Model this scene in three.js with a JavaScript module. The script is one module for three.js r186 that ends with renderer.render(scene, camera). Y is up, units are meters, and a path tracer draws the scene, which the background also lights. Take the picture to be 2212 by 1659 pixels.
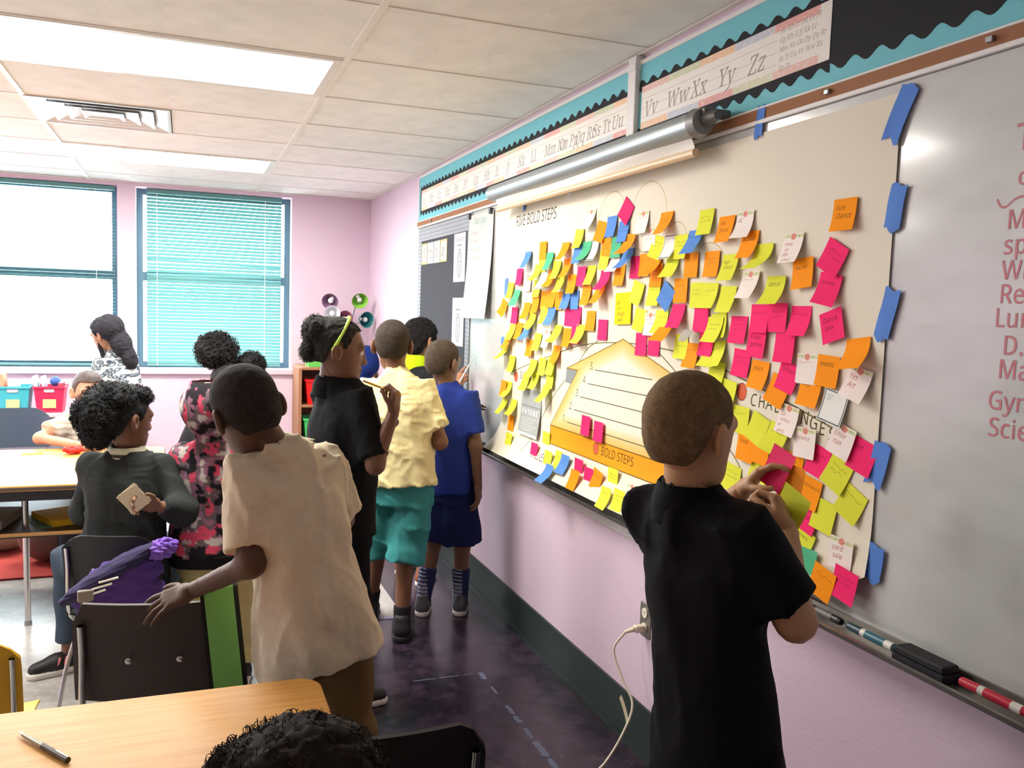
import * as THREE from 'three';
import { RoundedBoxGeometry } from 'three/addons/geometries/RoundedBoxGeometry.js';
import { mergeGeometries } from 'three/addons/utils/BufferGeometryUtils.js';
import { RectAreaLightUniformsLib } from 'three/addons/lights/RectAreaLightUniformsLib.js';

// ───────── camera, daylight, exposure ─────────
RectAreaLightUniformsLib.init();
const scene = new THREE.Scene();
const renderer = new THREE.WebGLRenderer({ antialias: true });
renderer.toneMapping = THREE.LinearToneMapping;
renderer.toneMappingExposure = 2.72;
renderer.shadowMap.enabled = true;
const camera = new THREE.PerspectiveCamera(48.16, 2212 / 1659, 0.05, 60);
{
  const r = new THREE.Vector3(0.934226, 0.0323276, 0.355213), u = new THREE.Vector3(0, 0.995883, -0.0906482), b = new THREE.Vector3(-0.356681, 0.0846878, 0.93038);
  camera.position.set(0, 1.5, 0);
  camera.quaternion.setFromRotationMatrix(new THREE.Matrix4().makeBasis(r, u, b));
}
scene.background = new THREE.Color(0.84, 0.95, 1.0);
scene.backgroundIntensity = 7;
const TROFFER = { glow: 6.0, power: 7.4, color: new THREE.Color(1.0, 0.968, 0.9) };

// ───────── helpers ─────────
let seed = 7;
const rnd = () => { seed = (seed + 0x6d2b79f5) | 0; let t = Math.imul(seed ^ (seed >>> 15), 1 | seed); t = (t + Math.imul(t ^ (t >>> 7), 61 | t)) ^ t; return ((t ^ (t >>> 14)) >>> 0) / 4294967296; };
const rr = (a, b) => a + (b - a) * rnd();
const clamp = (v, a, b) => (v < a ? a : v > b ? b : v), lerp = (a, b, t) => a + (b - a) * t;
const hash = (x, y, z) => { let h = Math.imul(x, 374761393) ^ Math.imul(y, 668265263) ^ Math.imul(z, 2147483647 - 987); h = Math.imul(h ^ (h >>> 13), 1274126177); return ((h ^ (h >>> 16)) >>> 0) / 4294967296; };
function vn(x, y, z) {
  const X = Math.floor(x), Y = Math.floor(y), Z = Math.floor(z); x -= X; y -= Y; z -= Z;
  const u = x * x * (3 - 2 * x), v = y * y * (3 - 2 * y), w = z * z * (3 - 2 * z);
  const l = (a, b, t) => a + (b - a) * t;
  return l(l(l(hash(X, Y, Z), hash(X + 1, Y, Z), u), l(hash(X, Y + 1, Z), hash(X + 1, Y + 1, Z), u), v), l(l(hash(X, Y, Z + 1), hash(X + 1, Y, Z + 1), u), l(hash(X, Y + 1, Z + 1), hash(X + 1, Y + 1, Z + 1), u), v), w) * 2 - 1;
}
const lin = (hex) => { const c = new THREE.Color(hex); return [c.r, c.g, c.b]; };
const used = new Map();
function numbered(n) { const k = used.get(n) ?? 0; used.set(n, k + 1); return k ? n + '_' + String(k).padStart(3, '0') : n; }
function M(color, roughness = 0.7, o = {}) { return new THREE.MeshPhysicalMaterial({ color, roughness, ...o }); }
function canvas(w, h, draw) {
  const c = document.createElement('canvas'); c.width = w; c.height = h; draw(c.getContext('2d'), w, h);
  const t = new THREE.CanvasTexture(c); t.colorSpace = THREE.SRGBColorSpace; t.anisotropy = 8; return t;
}
function grainTexture(w, h, fn, srgb = true) {
  const d = new Uint8Array(w * h * 4);
  for (let y = 0; y < h; y++) for (let x = 0; x < w; x++) { const c = fn(x, y), i = (y * w + x) * 4; d[i] = clamp(c[0], 0, 255); d[i + 1] = clamp(c[1], 0, 255); d[i + 2] = clamp(c[2], 0, 255); d[i + 3] = 255; }
  const t = new THREE.DataTexture(d, w, h); t.magFilter = THREE.LinearFilter; t.wrapS = t.wrapT = THREE.RepeatWrapping; if (srgb) t.colorSpace = THREE.SRGBColorSpace; t.needsUpdate = true; return t;
}
function tag(o, label, category, group, kind) { if (label) o.userData.label = label; if (category) o.userData.category = category; if (group) o.userData.group = group; if (kind) o.userData.kind = kind; return o; }
function thing(name, label, category, pos = [0, 0, 0], turn = 0, group) { const g = new THREE.Group(); g.name = numbered(name); g.position.set(...pos); g.rotation.y = turn; scene.add(g); return tag(g, label, category, group); }
function part(name, geo, m, parent, label) { const o = new THREE.Mesh(geo, m); o.name = name; (parent ?? scene).add(o); if (label) o.userData.label = label; return o; }
function one(name, geo, m, label, category, group) { const o = new THREE.Mesh(geo, m); o.name = numbered(name); scene.add(o); return tag(o, label, category, group); }
function struct(name, geo, m) { const o = geo ? new THREE.Mesh(geo, m) : new THREE.Group(); o.name = name; scene.add(o); o.userData.kind = 'structure'; return o; }
// box from corner to corner, uv in metres
function box(x0, x1, y0, y1, z0, z1) {
  const g = new THREE.BoxGeometry(x1 - x0, y1 - y0, z1 - z0), p = g.attributes.position, n = g.attributes.normal, uv = g.attributes.uv;
  g.translate((x0 + x1) / 2, (y0 + y1) / 2, (z0 + z1) / 2);
  for (let i = 0; i < p.count; i++) {
    const a = [Math.abs(n.getX(i)), Math.abs(n.getY(i)), Math.abs(n.getZ(i))];
    if (a[0] > 0.5) uv.setXY(i, p.getZ(i), p.getY(i)); else if (a[1] > 0.5) uv.setXY(i, p.getX(i), p.getZ(i)); else uv.setXY(i, p.getX(i), p.getY(i));
  }
  return g;
}
function rbox(x0, x1, y0, y1, z0, z1, r = 0.004, s = 2) { const g = new RoundedBoxGeometry(x1 - x0, y1 - y0, z1 - z0, s, r); g.translate((x0 + x1) / 2, (y0 + y1) / 2, (z0 + z1) / 2); return g; }
function tube(pts, r, seg = 24, sides = 8) { return new THREE.TubeGeometry(new THREE.CatmullRomCurve3(pts.map((p) => new THREE.Vector3(...p))), seg, r, sides, false); }
function rod(a, b, r, r2 = r, sides = 12) {
  const A = new THREE.Vector3(...a), B = new THREE.Vector3(...b), d = B.clone().sub(A), g = new THREE.CylinderGeometry(r2, r, d.length(), sides);
  g.applyQuaternion(new THREE.Quaternion().setFromUnitVectors(new THREE.Vector3(0, 1, 0), d.normalize())); g.translate((A.x + B.x) / 2, (A.y + B.y) / 2, (A.z + B.z) / 2); return g;
}
const flat = (gs) => mergeGeometries(gs.map((g) => { const n = g.index ? g.toNonIndexed() : g; for (const k of Object.keys(n.attributes)) if (!['position', 'normal', 'uv'].includes(k)) n.deleteAttribute(k); return n; }));
function plate(w, h, d, r, bevel = 0.002) {   // rounded rectangle lying in xy, thickness d along +z
  const s = new THREE.Shape(), x = w / 2 - bevel, y = h / 2 - bevel;
  s.moveTo(-x + r, -y); s.lineTo(x - r, -y); s.absarc(x - r, -y + r, r, -Math.PI / 2, 0); s.lineTo(x, y - r); s.absarc(x - r, y - r, r, 0, Math.PI / 2); s.lineTo(-x + r, y); s.absarc(-x + r, y - r, r, Math.PI / 2, Math.PI); s.lineTo(-x, -y + r); s.absarc(-x + r, -y + r, r, Math.PI, 1.5 * Math.PI);
  const g = new THREE.ExtrudeGeometry(s, { depth: d - 2 * bevel, bevelEnabled: true, bevelSize: bevel, bevelThickness: bevel, bevelSegments: 2, curveSegments: 8 }); g.translate(0, 0, bevel); return g;
}
// a thin sheet on the board wall: z across, y up, facing the room; lift(u, v) = how far it stands off; u along +z, v from top
const WALLX = 1.475, BOARDX = 1.459;
function wallSheet(z0, z1, y0, y1, x, lift, nu = 8, nv = 8, thick = 0.0004, uvr = [0, 1, 0, 1], shape) {
  const pos = [], uv = [], idx = [], W = nu + 1;
  for (let side = 0; side < 2; side++) for (let j = 0; j <= nv; j++) for (let i = 0; i <= nu; i++) {
    let u = i / nu, v = j / nv, z = lerp(z0, z1, u), y = lerp(y1, y0, v); if (shape) [z, y] = shape(u, v, z, y);
    pos.push(x - lift(u, v) - (side ? 0 : thick), y, z); uv.push(lerp(uvr[0], uvr[1], u), lerp(uvr[3], uvr[2], v));
  }
  const o = W * (nv + 1);
  for (let j = 0; j < nv; j++) for (let i = 0; i < nu; i++) { const a = j * W + i, b = a + 1, c = a + W, d = c + 1; idx.push(a, c, b, b, c, d, o + a, o + b, o + c, o + b, o + d, o + c); }
  const edge = (a, b) => idx.push(a, b, o + a, b, o + b, o + a);
  for (let i = 0; i < nu; i++) { edge(i + 1, i); edge(nv * W + i, nv * W + i + 1); } for (let j = 0; j < nv; j++) { edge(j * W, (j + 1) * W); edge((j + 1) * W + nu, j * W + nu); }
  const g = new THREE.BufferGeometry(); g.setAttribute('position', new THREE.Float32BufferAttribute(pos, 3)); g.setAttribute('uv', new THREE.Float32BufferAttribute(uv, 2)); g.setIndex(idx); g.computeVertexNormals(); return g;
}

// ───────── materials ─────────
const wallGrain = grainTexture(256, 256, (x, y) => { const n = 128 + 40 * vn(x / 3, y / 3, 1) + 30 * vn(x / 9, y / 9, 2); return [n, n, n]; }, false);
wallGrain.repeat.set(2.2, 2.2);
const mat = {
  lavender: M(0xd8c2d2, 0.62, { bumpMap: wallGrain, bumpScale: 0.0008 }),
  trimWhite: M(0xe9e7e4, 0.5),
  base: M(0x1f2c28, 0.42),
  alu: M(0x9aa0a3, 0.35, { metalness: 0.85 }),
  chrome: M(0xc9c9c9, 0.18, { metalness: 1 }),
  frameGlareBlue: M(0x557585, 0.5, { metalness: 0.2 }),  // frame colour lifted to steel blue, window glare painted in
  glass: new THREE.MeshPhysicalMaterial({ color: 0xffffff, roughness: 0, transmission: 1, thickness: 0, ior: 1.5 }),
  cork: M(0x9c6d4c, 0.85, { bumpMap: wallGrain, bumpScale: 0.001 }),
  cyan: M(0x79c9d4, 0.8),
  black: M(0x17181d, 0.85),
  white: M(0xf1efe9, 0.75),
  tapeBlue: M(0x4f82d6, 0.75),
  wood: null, plasticBlack: M(0x1b1d20, 0.42),
};

// ───────── the room ─────────
const ROOM = { x0: -3.9, x1: WALLX, z0: -7.3, z1: 2.2, h: 2.39 };
{
  const mottled = (c0, c1, f, k) => grainTexture(512, 512, (x, y) => {
    const n = 0.5 * vn(x / 26 * f, y / 26 * f, k) + 0.35 * vn(x / 9 * f, y / 9 * f, k + 3) + 0.35 * vn(x / 3, y / 3, k + 7), t = clamp(0.5 + n, 0, 1); return [0, 1, 2].map((i) => lerp(c0[i], c1[i], t));
  });
  const dark = mottled([22, 18, 28], [58, 44, 58], 1, 5), light = mottled([158, 156, 152], [186, 183, 177], 1, 15);
  dark.repeat.set(1, 1); light.repeat.set(1, 1);
  const fl = struct('floor');
  part('pale_floor_field', box(ROOM.x0, 0.45, -0.1, 0, ROOM.z0, ROOM.z1), M(0xffffff, 0.28, { map: light }), fl, 'pale grey floor');  // floor coloured paler over this zone
  part('pale_floor_field', box(0.45, 1.0, -0.1, 0, ROOM.z0, -3.98), M(0xffffff, 0.28, { map: light }), fl, 'pale grey floor');
  part('dark_tile_field', box(0.45, ROOM.x1, -0.1, 0, -3.98, ROOM.z1), M(0xffffff, 0.26, { map: dark }), fl, 'dark plum mottled vinyl floor beside the board wall');
  part('dark_tile_field', box(1.0, ROOM.x1, -0.1, 0, ROOM.z0, -3.98), M(0xffffff, 0.26, { map: dark }), fl, 'dark plum mottled vinyl floor beside the board wall');
  struct('wall_right', box(WALLX, WALLX + 0.15, 0, 2.6, ROOM.z0 - 0.2, ROOM.z1), mat.lavender);
  struct('wall_left', box(ROOM.x0 - 0.15, ROOM.x0, 0, 2.6, ROOM.z0 - 0.2, ROOM.z1), mat.lavender);
  struct('wall_front', box(ROOM.x0 - 0.15, WALLX + 0.15, 0, 2.6, ROOM.z1, ROOM.z1 + 0.15), mat.lavender);
  const Z0 = ROOM.z0 - 0.2, Z1 = ROOM.z0;
  struct('wall_back', flat([box(ROOM.x0, WALLX, -0.1, 0.945, Z0, Z1), box(ROOM.x0, WALLX, 2.36, 2.6, Z0, Z1), box(0.825, WALLX, 0.945, 2.36, Z0, Z1), box(-0.478, -0.347, 0.945, 2.36, Z0, Z1), box(-1.79, -1.66, 0.945, 2.36, Z0, Z1), box(ROOM.x0, -2.85, 0.945, 2.36, Z0, Z1)]), mat.lavender);
  struct('baseboard_right', flat([box(WALLX - 0.01, WALLX, 0, 0.165, ROOM.z0, ROOM.z1), box(WALLX - 0.026, WALLX - 0.01, 0, 0.012, ROOM.z0, ROOM.z1)]), mat.base);
  struct('baseboard_back', box(ROOM.x0, WALLX - 0.011, 0, 0.16, ROOM.z0, ROOM.z0 + 0.012), mat.base);
}
// suspended ceiling: separate tiles in a white grid, with two lit troffers and a supply grille let in
{
  const speck = grainTexture(512, 256, (x, y) => { const h = hash(x, y, 3); let n = 240 + 5 * vn(x / 30, y / 30, 4); if (h > 0.985 && vn(x / 2, y / 2, 9) > 0) n -= 50; return [n, n, n * 0.985]; });
  const tileMat = M(0xffffff, 0.92, { map: speck }), barMat = M(0xece9e2, 0.55);
  const ceil = struct('ceiling');
  part('ceiling_slab', box(ROOM.x0 - 0.15, WALLX + 0.15, 2.46, 2.6, ROOM.z0 - 0.2, ROOM.z1 + 0.15), M(0x8a8782, 0.9), ceil);
  const X = [-3.116, -1.895, -0.672, 0.554], zr = (k) => -3.227 - 0.6096 * k;
  const cols = [[ROOM.x0, X[0]], [X[0], X[1]], [X[1], X[2]], [X[2], X[3]], [X[3], WALLX]];
  const lit = (c, k) => (c === 3 || c === 1) && (k === 0 || k === 4), vent = (c, k) => c === 3 && k === 2;
  const shared = new Map();
  for (let c = 0; c < 5; c++) for (let k = -9; k <= 6; k++) {
    let z1 = Math.min(zr(k), ROOM.z1), z0 = Math.max(zr(k + 1), ROOM.z0); if (z1 - z0 < 0.02 || lit(c, k)) continue;
    let [x0, x1] = cols[c]; if (vent(c, k)) x0 = -0.06;
    const key = [x1 - x0, z1 - z0].map((v) => v.toFixed(3)).join();
    if (!shared.has(key)) { const w = (x1 - x0) / 2 - 0.004, d = (z1 - z0) / 2 - 0.004, g = box(-w, w, 0, 0.016, -d, d); const uv = g.attributes.uv; for (let i = 0; i < uv.count; i++) uv.setXY(i, uv.getX(i) / 1.22, uv.getY(i) / 0.61); shared.set(key, g); }
    const t = part('ceiling_tile', shared.get(key), tileMat, ceil); t.position.set((x0 + x1) / 2, ROOM.h + 0.002 + rr(0, 0.0015), (z0 + z1) / 2);
  }
  for (const x of X) part('grid_runner', box(x - 0.012, x + 0.012, ROOM.h - 0.003, ROOM.h + 0.03, ROOM.z0, ROOM.z1), barMat, ceil);
  for (let k = -8; k <= 6; k++) for (let c = 0; c < 5; c++) part('grid_cross_bar', box(cols[c][0] + (c ? 0.013 : 0), cols[c][1] - 0.013, ROOM.h - 0.0005, ROOM.h + 0.03, zr(k) - 0.0055, zr(k) + 0.0055), barMat, ceil);
  part('wall_angle', flat([box(WALLX - 0.022, WALLX, ROOM.h - 0.004, ROOM.h, ROOM.z0, ROOM.z1), box(ROOM.x0, WALLX, ROOM.h - 0.004, ROOM.h, ROOM.z0, ROOM.z0 + 0.022)]), barMat, ceil);
  const glow = new THREE.MeshStandardMaterial({ color: 0xffffff, roughness: 0.6, emissive: TROFFER.color, emissiveIntensity: TROFFER.glow }), rimMat = M(0xe4e2dc, 0.4);
  for (const c of [1, 3]) for (const k of [0, 4]) {
    const x0 = X[c - 1] + 0.013, x1 = X[c] - 0.013, z1 = zr(k) - 0.008, z0 = zr(k + 1) + 0.008, cx = (x0 + x1) / 2, cz = (z0 + z1) / 2, w = x1 - x0, d = z1 - z0;
    const t = thing('ceiling_light', (c === 3 ? 'lit rectangular troffer ' : 'lit rectangular troffer farther from the board, ') + (k ? 'in the ceiling next to the window wall' : 'in the ceiling over the front tables'), 'ceiling light', [cx, ROOM.h, cz], 0);
    const r = 0.03;
    part('frame', flat([box(-w / 2, w / 2, -0.004, 0.01, -d / 2, -d / 2 + r), box(-w / 2, w / 2, -0.004, 0.01, d / 2 - r, d / 2), box(-w / 2, -w / 2 + r, -0.004, 0.01, -d / 2 + r, d / 2 - r), box(w / 2 - r, w / 2, -0.004, 0.01, -d / 2 + r, d / 2 - r), box(-w / 2, w / 2, 0.055, 0.06, -d / 2, d / 2)]), rimMat, t);
    part('diffuser', box(-w / 2 + r, w / 2 - r, 0.001, 0.005, -d / 2 + r, d / 2 - r), glow, t);
    const l = new THREE.RectAreaLight(TROFFER.color, TROFFER.power, w - 2 * r, d - 2 * r); l.position.set(cx, ROOM.h - 0.008, cz); l.rotation.x = -Math.PI / 2; l.name = 'troffer_light'; scene.add(l);
  }
  // square stepped air diffuser
  const v = thing('air_vent', 'white metal stepped air grille let into the ceiling tiles', 'vent', [-0.366, ROOM.h, zr(2) - 0.305]), vm = M(0xdfe3e6, 0.35);
  for (let i = 0; i < 4; i++) {
    const a = 0.297 - i * 0.068, b = a - 0.06, y0 = -0.004, y1 = 0.016, pos = [], idx = [], th = 0.006;
    for (const [r, y] of [[a, y0], [b, y1], [a - th, y0], [b - th, y1]]) for (const [sx, sz] of [[-1, -1], [1, -1], [1, 1], [-1, 1]]) pos.push(sx * r, y, sz * r * 0.98);
    const q = (m, k) => { for (let s = 0; s < 4; s++) { const n = (s + 1) % 4; idx.push(m * 4 + s, k * 4 + s, m * 4 + n, m * 4 + n, k * 4 + s, k * 4 + n); } }; q(0, 1); q(3, 2); q(2, 0); q(1, 3);
    const g = new THREE.BufferGeometry(); g.setAttribute('position', new THREE.Float32BufferAttribute(pos, 3)); g.setIndex(idx); const gg = g.toNonIndexed(); gg.computeVertexNormals(); part('louvre_ring', gg, new THREE.MeshPhysicalMaterial({ color: 0xdfe3e6, roughness: 0.35, side: THREE.DoubleSide }), v);
  }
  part('flange', flat([box(-0.306, 0.306, -0.006, -0.002, 0.288, 0.304), box(-0.306, 0.306, -0.006, -0.002, -0.304, -0.288), box(-0.306, -0.292, -0.006, -0.002, -0.288, 0.288), box(0.292, 0.306, -0.006, -0.002, -0.288, 0.288)]), vm, v);
  part('center_pan', box(-0.06, 0.06, 0.004, 0.008, -0.06, 0.06), vm, v);
  part('duct_box', flat([box(-0.3, 0.3, 0.022, 0.026, -0.29, 0.29)]), M(0x8f979b, 0.6), v);
}
// windows with glare-tinted frames and slatted blinds
{
  const backlitSlatMat = new THREE.MeshPhysicalMaterial({ color: 0x5b9391, roughness: 0.6, transmission: 0.03, thickness: 0 });  // off-white slats; the teal of backlighting is painted into their colour
  const Z = ROOM.z0;
  [[-1.66, -0.478, 'open'], [-0.347, 0.825, 'shut'], [-2.85, -1.79, 'open']].forEach(([x0, x1, state], i) => {
    const w = struct('window_' + (i + 1)), y0 = 0.96, y1 = 2.36, f = 0.045, zf = Z - 0.13, zb = Z - 0.18, ym = 1.68;
    part('frame_side', box(x0, x0 + f, y0, y1, zb, zf), mat.frameGlareBlue, w); part('frame_side', box(x1 - f, x1, y0, y1, zb, zf), mat.frameGlareBlue, w);
    part('frame_head', box(x0 + f, x1 - f, y1 - f, y1, zb, zf), mat.frameGlareBlue, w); part('frame_foot', box(x0 + f, x1 - f, y0, y0 + f, zb, zf), mat.frameGlareBlue, w);
    part('sash_rail', box(x0 + f, x1 - f, ym - 0.035, ym + 0.035, zb, zf), mat.frameGlareBlue, w);
    part('pane', box(x0 + f, x1 - f, y0 + f, ym - 0.035, zb + 0.02, zb + 0.024), mat.glass, w); part('pane', box(x0 + f, x1 - f, ym + 0.035, y1 - f, zb + 0.02, zb + 0.024), mat.glass, w);
    part('window_sill', rbox(x0 - 0.03, x1 + 0.03, 0.915, 0.959, Z - 0.2, Z + 0.035, 0.006), mat.lavender, w);
    if (i === 2) return;
    const b = thing('window_blind', state === 'shut' ? 'tilted-shut slatted blind, backlit teal painted on, in window nearer the board wall' : 'open slatted blind, backlit teal painted on, in the glaring bright window', 'blind', [(x0 + x1) / 2, 0, Z - 0.075]);
    const hw = (x1 - x0) / 2 - (state === 'shut' ? 0.075 : 0.02), pitch = state === 'shut' ? 0.0266 : 0.0262, m = backlitSlatMat, tilt = state === 'shut' ? 0.86 : 0.14;
    part('head_rail', rbox(-hw, hw, 2.325, 2.357, -0.02, 0.02, 0.003), backlitSlatMat, b);
    const prof = []; for (let s = 0; s <= 4; s++) { const t = s / 4 * 2 - 1; prof.push([t * 0.0165, 0.0025 * (1 - t * t)]); }
    const pos = [], idx = []; for (const sx of [-hw, hw]) for (const [pz, py] of prof) pos.push(sx, py * Math.cos(tilt) - pz * Math.sin(tilt), pz * Math.cos(tilt) + py * Math.sin(tilt));
    for (let s = 0; s < 4; s++) idx.push(s, s + 1, 5 + s, s + 1, 6 + s, 5 + s);
    const sg = new THREE.BufferGeometry(); sg.setAttribute('position', new THREE.Float32BufferAttribute(pos, 3)); sg.setIndex(idx); sg.computeVertexNormals(); m.side = THREE.DoubleSide;
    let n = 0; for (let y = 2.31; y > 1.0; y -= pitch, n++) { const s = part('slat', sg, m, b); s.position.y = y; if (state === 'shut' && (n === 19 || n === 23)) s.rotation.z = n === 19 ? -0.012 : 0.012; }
    part('bottom_rail', rbox(-hw, hw, 0.972, 0.988, -0.014, 0.014, 0.003), backlitSlatMat, b);
    for (const cx of [-hw + 0.075, hw - 0.13]) part('ladder_cord', rod([cx, 0.98, 0.016], [cx, 2.33, 0.016], 0.0022), mat.trimWhite, b);
  });
  struct('trim_1', box(-0.3, 0.78, 0.9601, 0.966, Z - 0.02, Z + 0.03), mat.trimWhite);
}
// ───────── the board wall ─────────
{
  // cork rail and paper-covered display strip above the boards
  const rail = thing('cork_map_rail', 'long brown cork rail with white metal edges above the whiteboard', 'map rail', [0, 0, 0]);
  part('cork_strip', box(BOARDX - 0.006, WALLX, 2.036, 2.064, -5.65, 1.6), mat.cork, rail);
  part('edge_strip', rbox(BOARDX - 0.009, WALLX, 2.024, 2.036, -5.65, 1.6, 0.003), mat.trimWhite, rail);
  part('edge_strip', rbox(BOARDX - 0.009, WALLX - 0.018, 2.064, 2.07, -5.65, 1.6, 0.003), mat.trimWhite, rail);
  for (const z of [-1.27, -1.72, -1.0, -5.3]) part('hanging_clip', rbox(BOARDX - 0.016, BOARDX - 0.006, 2.044, 2.056, z - 0.008, z + 0.008, 0.002), mat.alu, rail);
  const disp = thing('display_strip', 'turquoise paper display strip with black scalloped border above the boards', 'display board');
  part('backing_paper', box(WALLX - 0.012, WALLX - 0.001, 2.071, 2.352, -5.64, 1.6), mat.cyan, disp, 'turquoise backing paper');
  part('edge_strip', box(WALLX - 0.016, WALLX - 0.001, 2.352, 2.366, -5.65, 1.6), mat.trimWhite, disp);
  part('edge_strip', box(WALLX - 0.016, WALLX - 0.001, 2.066, 2.352, -5.65, -5.64), mat.trimWhite, disp);
  const scallop = (z0, z1, yIn, dir, amp, step) => {   // black paper border with a wavy outer edge
    const s = new THREE.Shape(); s.moveTo(z0, yIn);
    const n = Math.round((z1 - z0) / step);
    s.lineTo(z1, yIn); for (let i = n * 10; i >= 0; i--) { const t = i / 10; s.lineTo(z0 + (z1 - z0) * t / n, yIn + dir * (0.028 + amp * Math.cos(t * 2 * Math.PI))); }
    const g = new THREE.ExtrudeGeometry(s, { depth: 0.0012, bevelEnabled: false }); g.rotateY(-Math.PI / 2); g.translate(WALLX - 0.0125, 0, 0); return g;
  };
  part('scalloped_border', scallop(-5.6, -1.735, 2.262, 1, 0.009, 0.072), mat.black, disp, 'black wavy paper border');
  part('scalloped_border', scallop(-5.6, -1.735, 2.138, -1, 0.009, 0.072), mat.black, disp, 'black wavy paper border');
  part('scalloped_border', box(WALLX - 0.0138, WALLX - 0.0125, 2.12, 2.28, -5.61, -5.578), mat.black, disp);
  const bs = new THREE.Shape(); bs.moveTo(-1.735, 2.33); for (let i = 0; i <= 390; i++) { const z = -1.735 + i * 0.008; bs.lineTo(z, 2.112 + 0.01 * Math.cos(i * 0.008 / 0.082 * 2 * Math.PI)); } bs.lineTo(1.385, 2.33);
  const bg = new THREE.ExtrudeGeometry(bs, { depth: 0.0012, bevelEnabled: false }); bg.rotateY(-Math.PI / 2); bg.translate(WALLX - 0.0125, 0, 0); part('black_paper', bg, mat.black, disp, 'black paper panel with wavy lower edge');
  // alphabet cards in thin slanted handwriting
  const card = (z0, z1, y0, y1, letters, name, label, tail) => {
    const W = 2048, H = Math.round(W * (y1 - y0) / (z1 - z0)), t = canvas(W, H, (c) => {
      c.fillStyle = '#f3efe6'; c.fillRect(0, 0, W, H);
      const patches = ['#e8b8a8', '#c9d3a8', '#f0c090', '#c4cad6', '#e59a90', '#d7d9b0'], bw = H * 1.25, bh = H * 0.15;
      for (const yy of [0, H - bh]) for (let x = 0, i = yy ? 2 : 0; x < (tail ? W * 0.78 : W); x += bw, i++) { c.fillStyle = patches[i % 6]; c.globalAlpha = 0.75; c.fillRect(x, yy, bw - 4, bh); c.globalAlpha = 0.35; c.fillStyle = '#ffffff'; for (let s = 0; s < 24; s++) c.fillRect(x + rnd() * bw, yy + rnd() * bh, bw * 0.05, bh * 0.14); c.globalAlpha = 1; }
      c.strokeStyle = '#b9b2a8'; c.lineWidth = Math.max(1, H / 120); for (const q of [0.3, 0.52, 0.74]) { c.beginPath(); c.moveTo(0, H * q); c.lineTo(tail ? W * 0.78 : W, H * q); c.stroke(); }
      c.fillStyle = '#a0998d'; c.font = 'italic ' + Math.round(H * 0.5) + 'px serif'; c.textBaseline = 'alphabetic';
      const span = tail ? 0.78 : 1; letters.forEach((L, i) => c.fillText(L, W * span * (i + 0.12) / letters.length, H * 0.74));
      if (tail) { c.fillStyle = '#a8a198'; c.font = 'italic ' + Math.round(H * 0.13) + 'px serif'; ['Aa Bb Cc Dd Ee Ff', 'Gg Hh Ii Jj Kk Ll', 'Mm Nn Oo Pp Qq Rr', 'Ss Tt Uu Vv Ww Xx', 'Yy Zz'].forEach((s, i) => c.fillText(s, W * 0.79, H * (0.2 + 0.17 * i))); }
    });
    one(name, wallSheet(z0, z1, y0, y1, WALLX - 0.0145, () => 0, 1, 1, 0.0006), M(0xffffff, 0.7, { map: t }), label, 'alphabet card', 'alphabet cards on the display strip');
  };
  card(-5.578, -4.16, 2.135, 2.265, ['Aa', 'Bb', 'Cc', 'Dd', 'Ee', 'Ff', 'Gg', 'Hh'], 'alphabet_card', 'cursive alphabet card reading Aa to Hh above the chevron bulletin board');
  card(-4.16, -2.74, 2.135, 2.265, ['Ii', 'Jj', 'Kk', 'Ll', 'Mm Nn', 'Oo Pp', 'Qq Rr', 'Ss Tt', 'Uu'], 'alphabet_card', 'cursive alphabet card reading Ii to Uu above the rolled screen');
  card(-2.66, -1.735, 2.132, 2.274, ['Vv', 'Ww', 'Xx', 'Yy', 'Zz'], 'alphabet_card', 'cursive alphabet card reading Vv to Zz with small letter rows', true);
  const cond = thing('wall_conduit', 'white vertical cable channel running from ceiling to rolled screen', 'conduit');
  part('channel', rbox(WALLX - 0.032, WALLX, 2.09, ROOM.h - 0.005, -2.735, -2.68, 0.004), mat.trimWhite, cond); part('coupler', rbox(WALLX - 0.036, WALLX, 2.335, 2.36, -2.738, -2.677, 0.003), mat.trimWhite, cond);

  // whiteboard
  const smear = grainTexture(512, 256, (x, y) => { const n = 206 + 7 * vn(x / 60, y / 20, 21) + 4 * vn(x / 12, y / 5, 22); return [n * 0.985, n, n * 0.985]; });
  const wb = thing('whiteboard', 'long glossy whiteboard with aluminium marker tray', 'whiteboard');
  const wg = box(BOARDX, WALLX, 0.79, 2.022, -4.47, 1.6); { const uv = wg.attributes.uv; for (let i = 0; i < uv.count; i++) uv.setXY(i, uv.getX(i) / 3, uv.getY(i) / 1.5); }
  part('panel', wg, M(0xffffff, 0.16, { map: smear, clearcoat: 0.4, clearcoatRoughness: 0.1 }), wb);
  part('frame_strip', rbox(BOARDX - 0.006, WALLX, 0.785, 2.022, -4.49, -4.472, 0.003), mat.alu, wb);
  const tp = new THREE.Shape(); tp.moveTo(0, 0.0); tp.lineTo(0.07, 0.0); tp.lineTo(0.078, 0.014); tp.lineTo(0.072, 0.016); tp.lineTo(0.064, 0.006); tp.lineTo(0.008, 0.006); tp.lineTo(0.008, 0.03); tp.lineTo(0, 0.03);
  const tg = new THREE.ExtrudeGeometry(tp, { depth: 6.07, bevelEnabled: false }); tg.rotateY(Math.PI); tg.translate(BOARDX, 0.785, 1.6); part('marker_tray', tg, M(0x8f8b86, 0.32, { metalness: 0.8 }), wb, 'aluminium marker tray');
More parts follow.
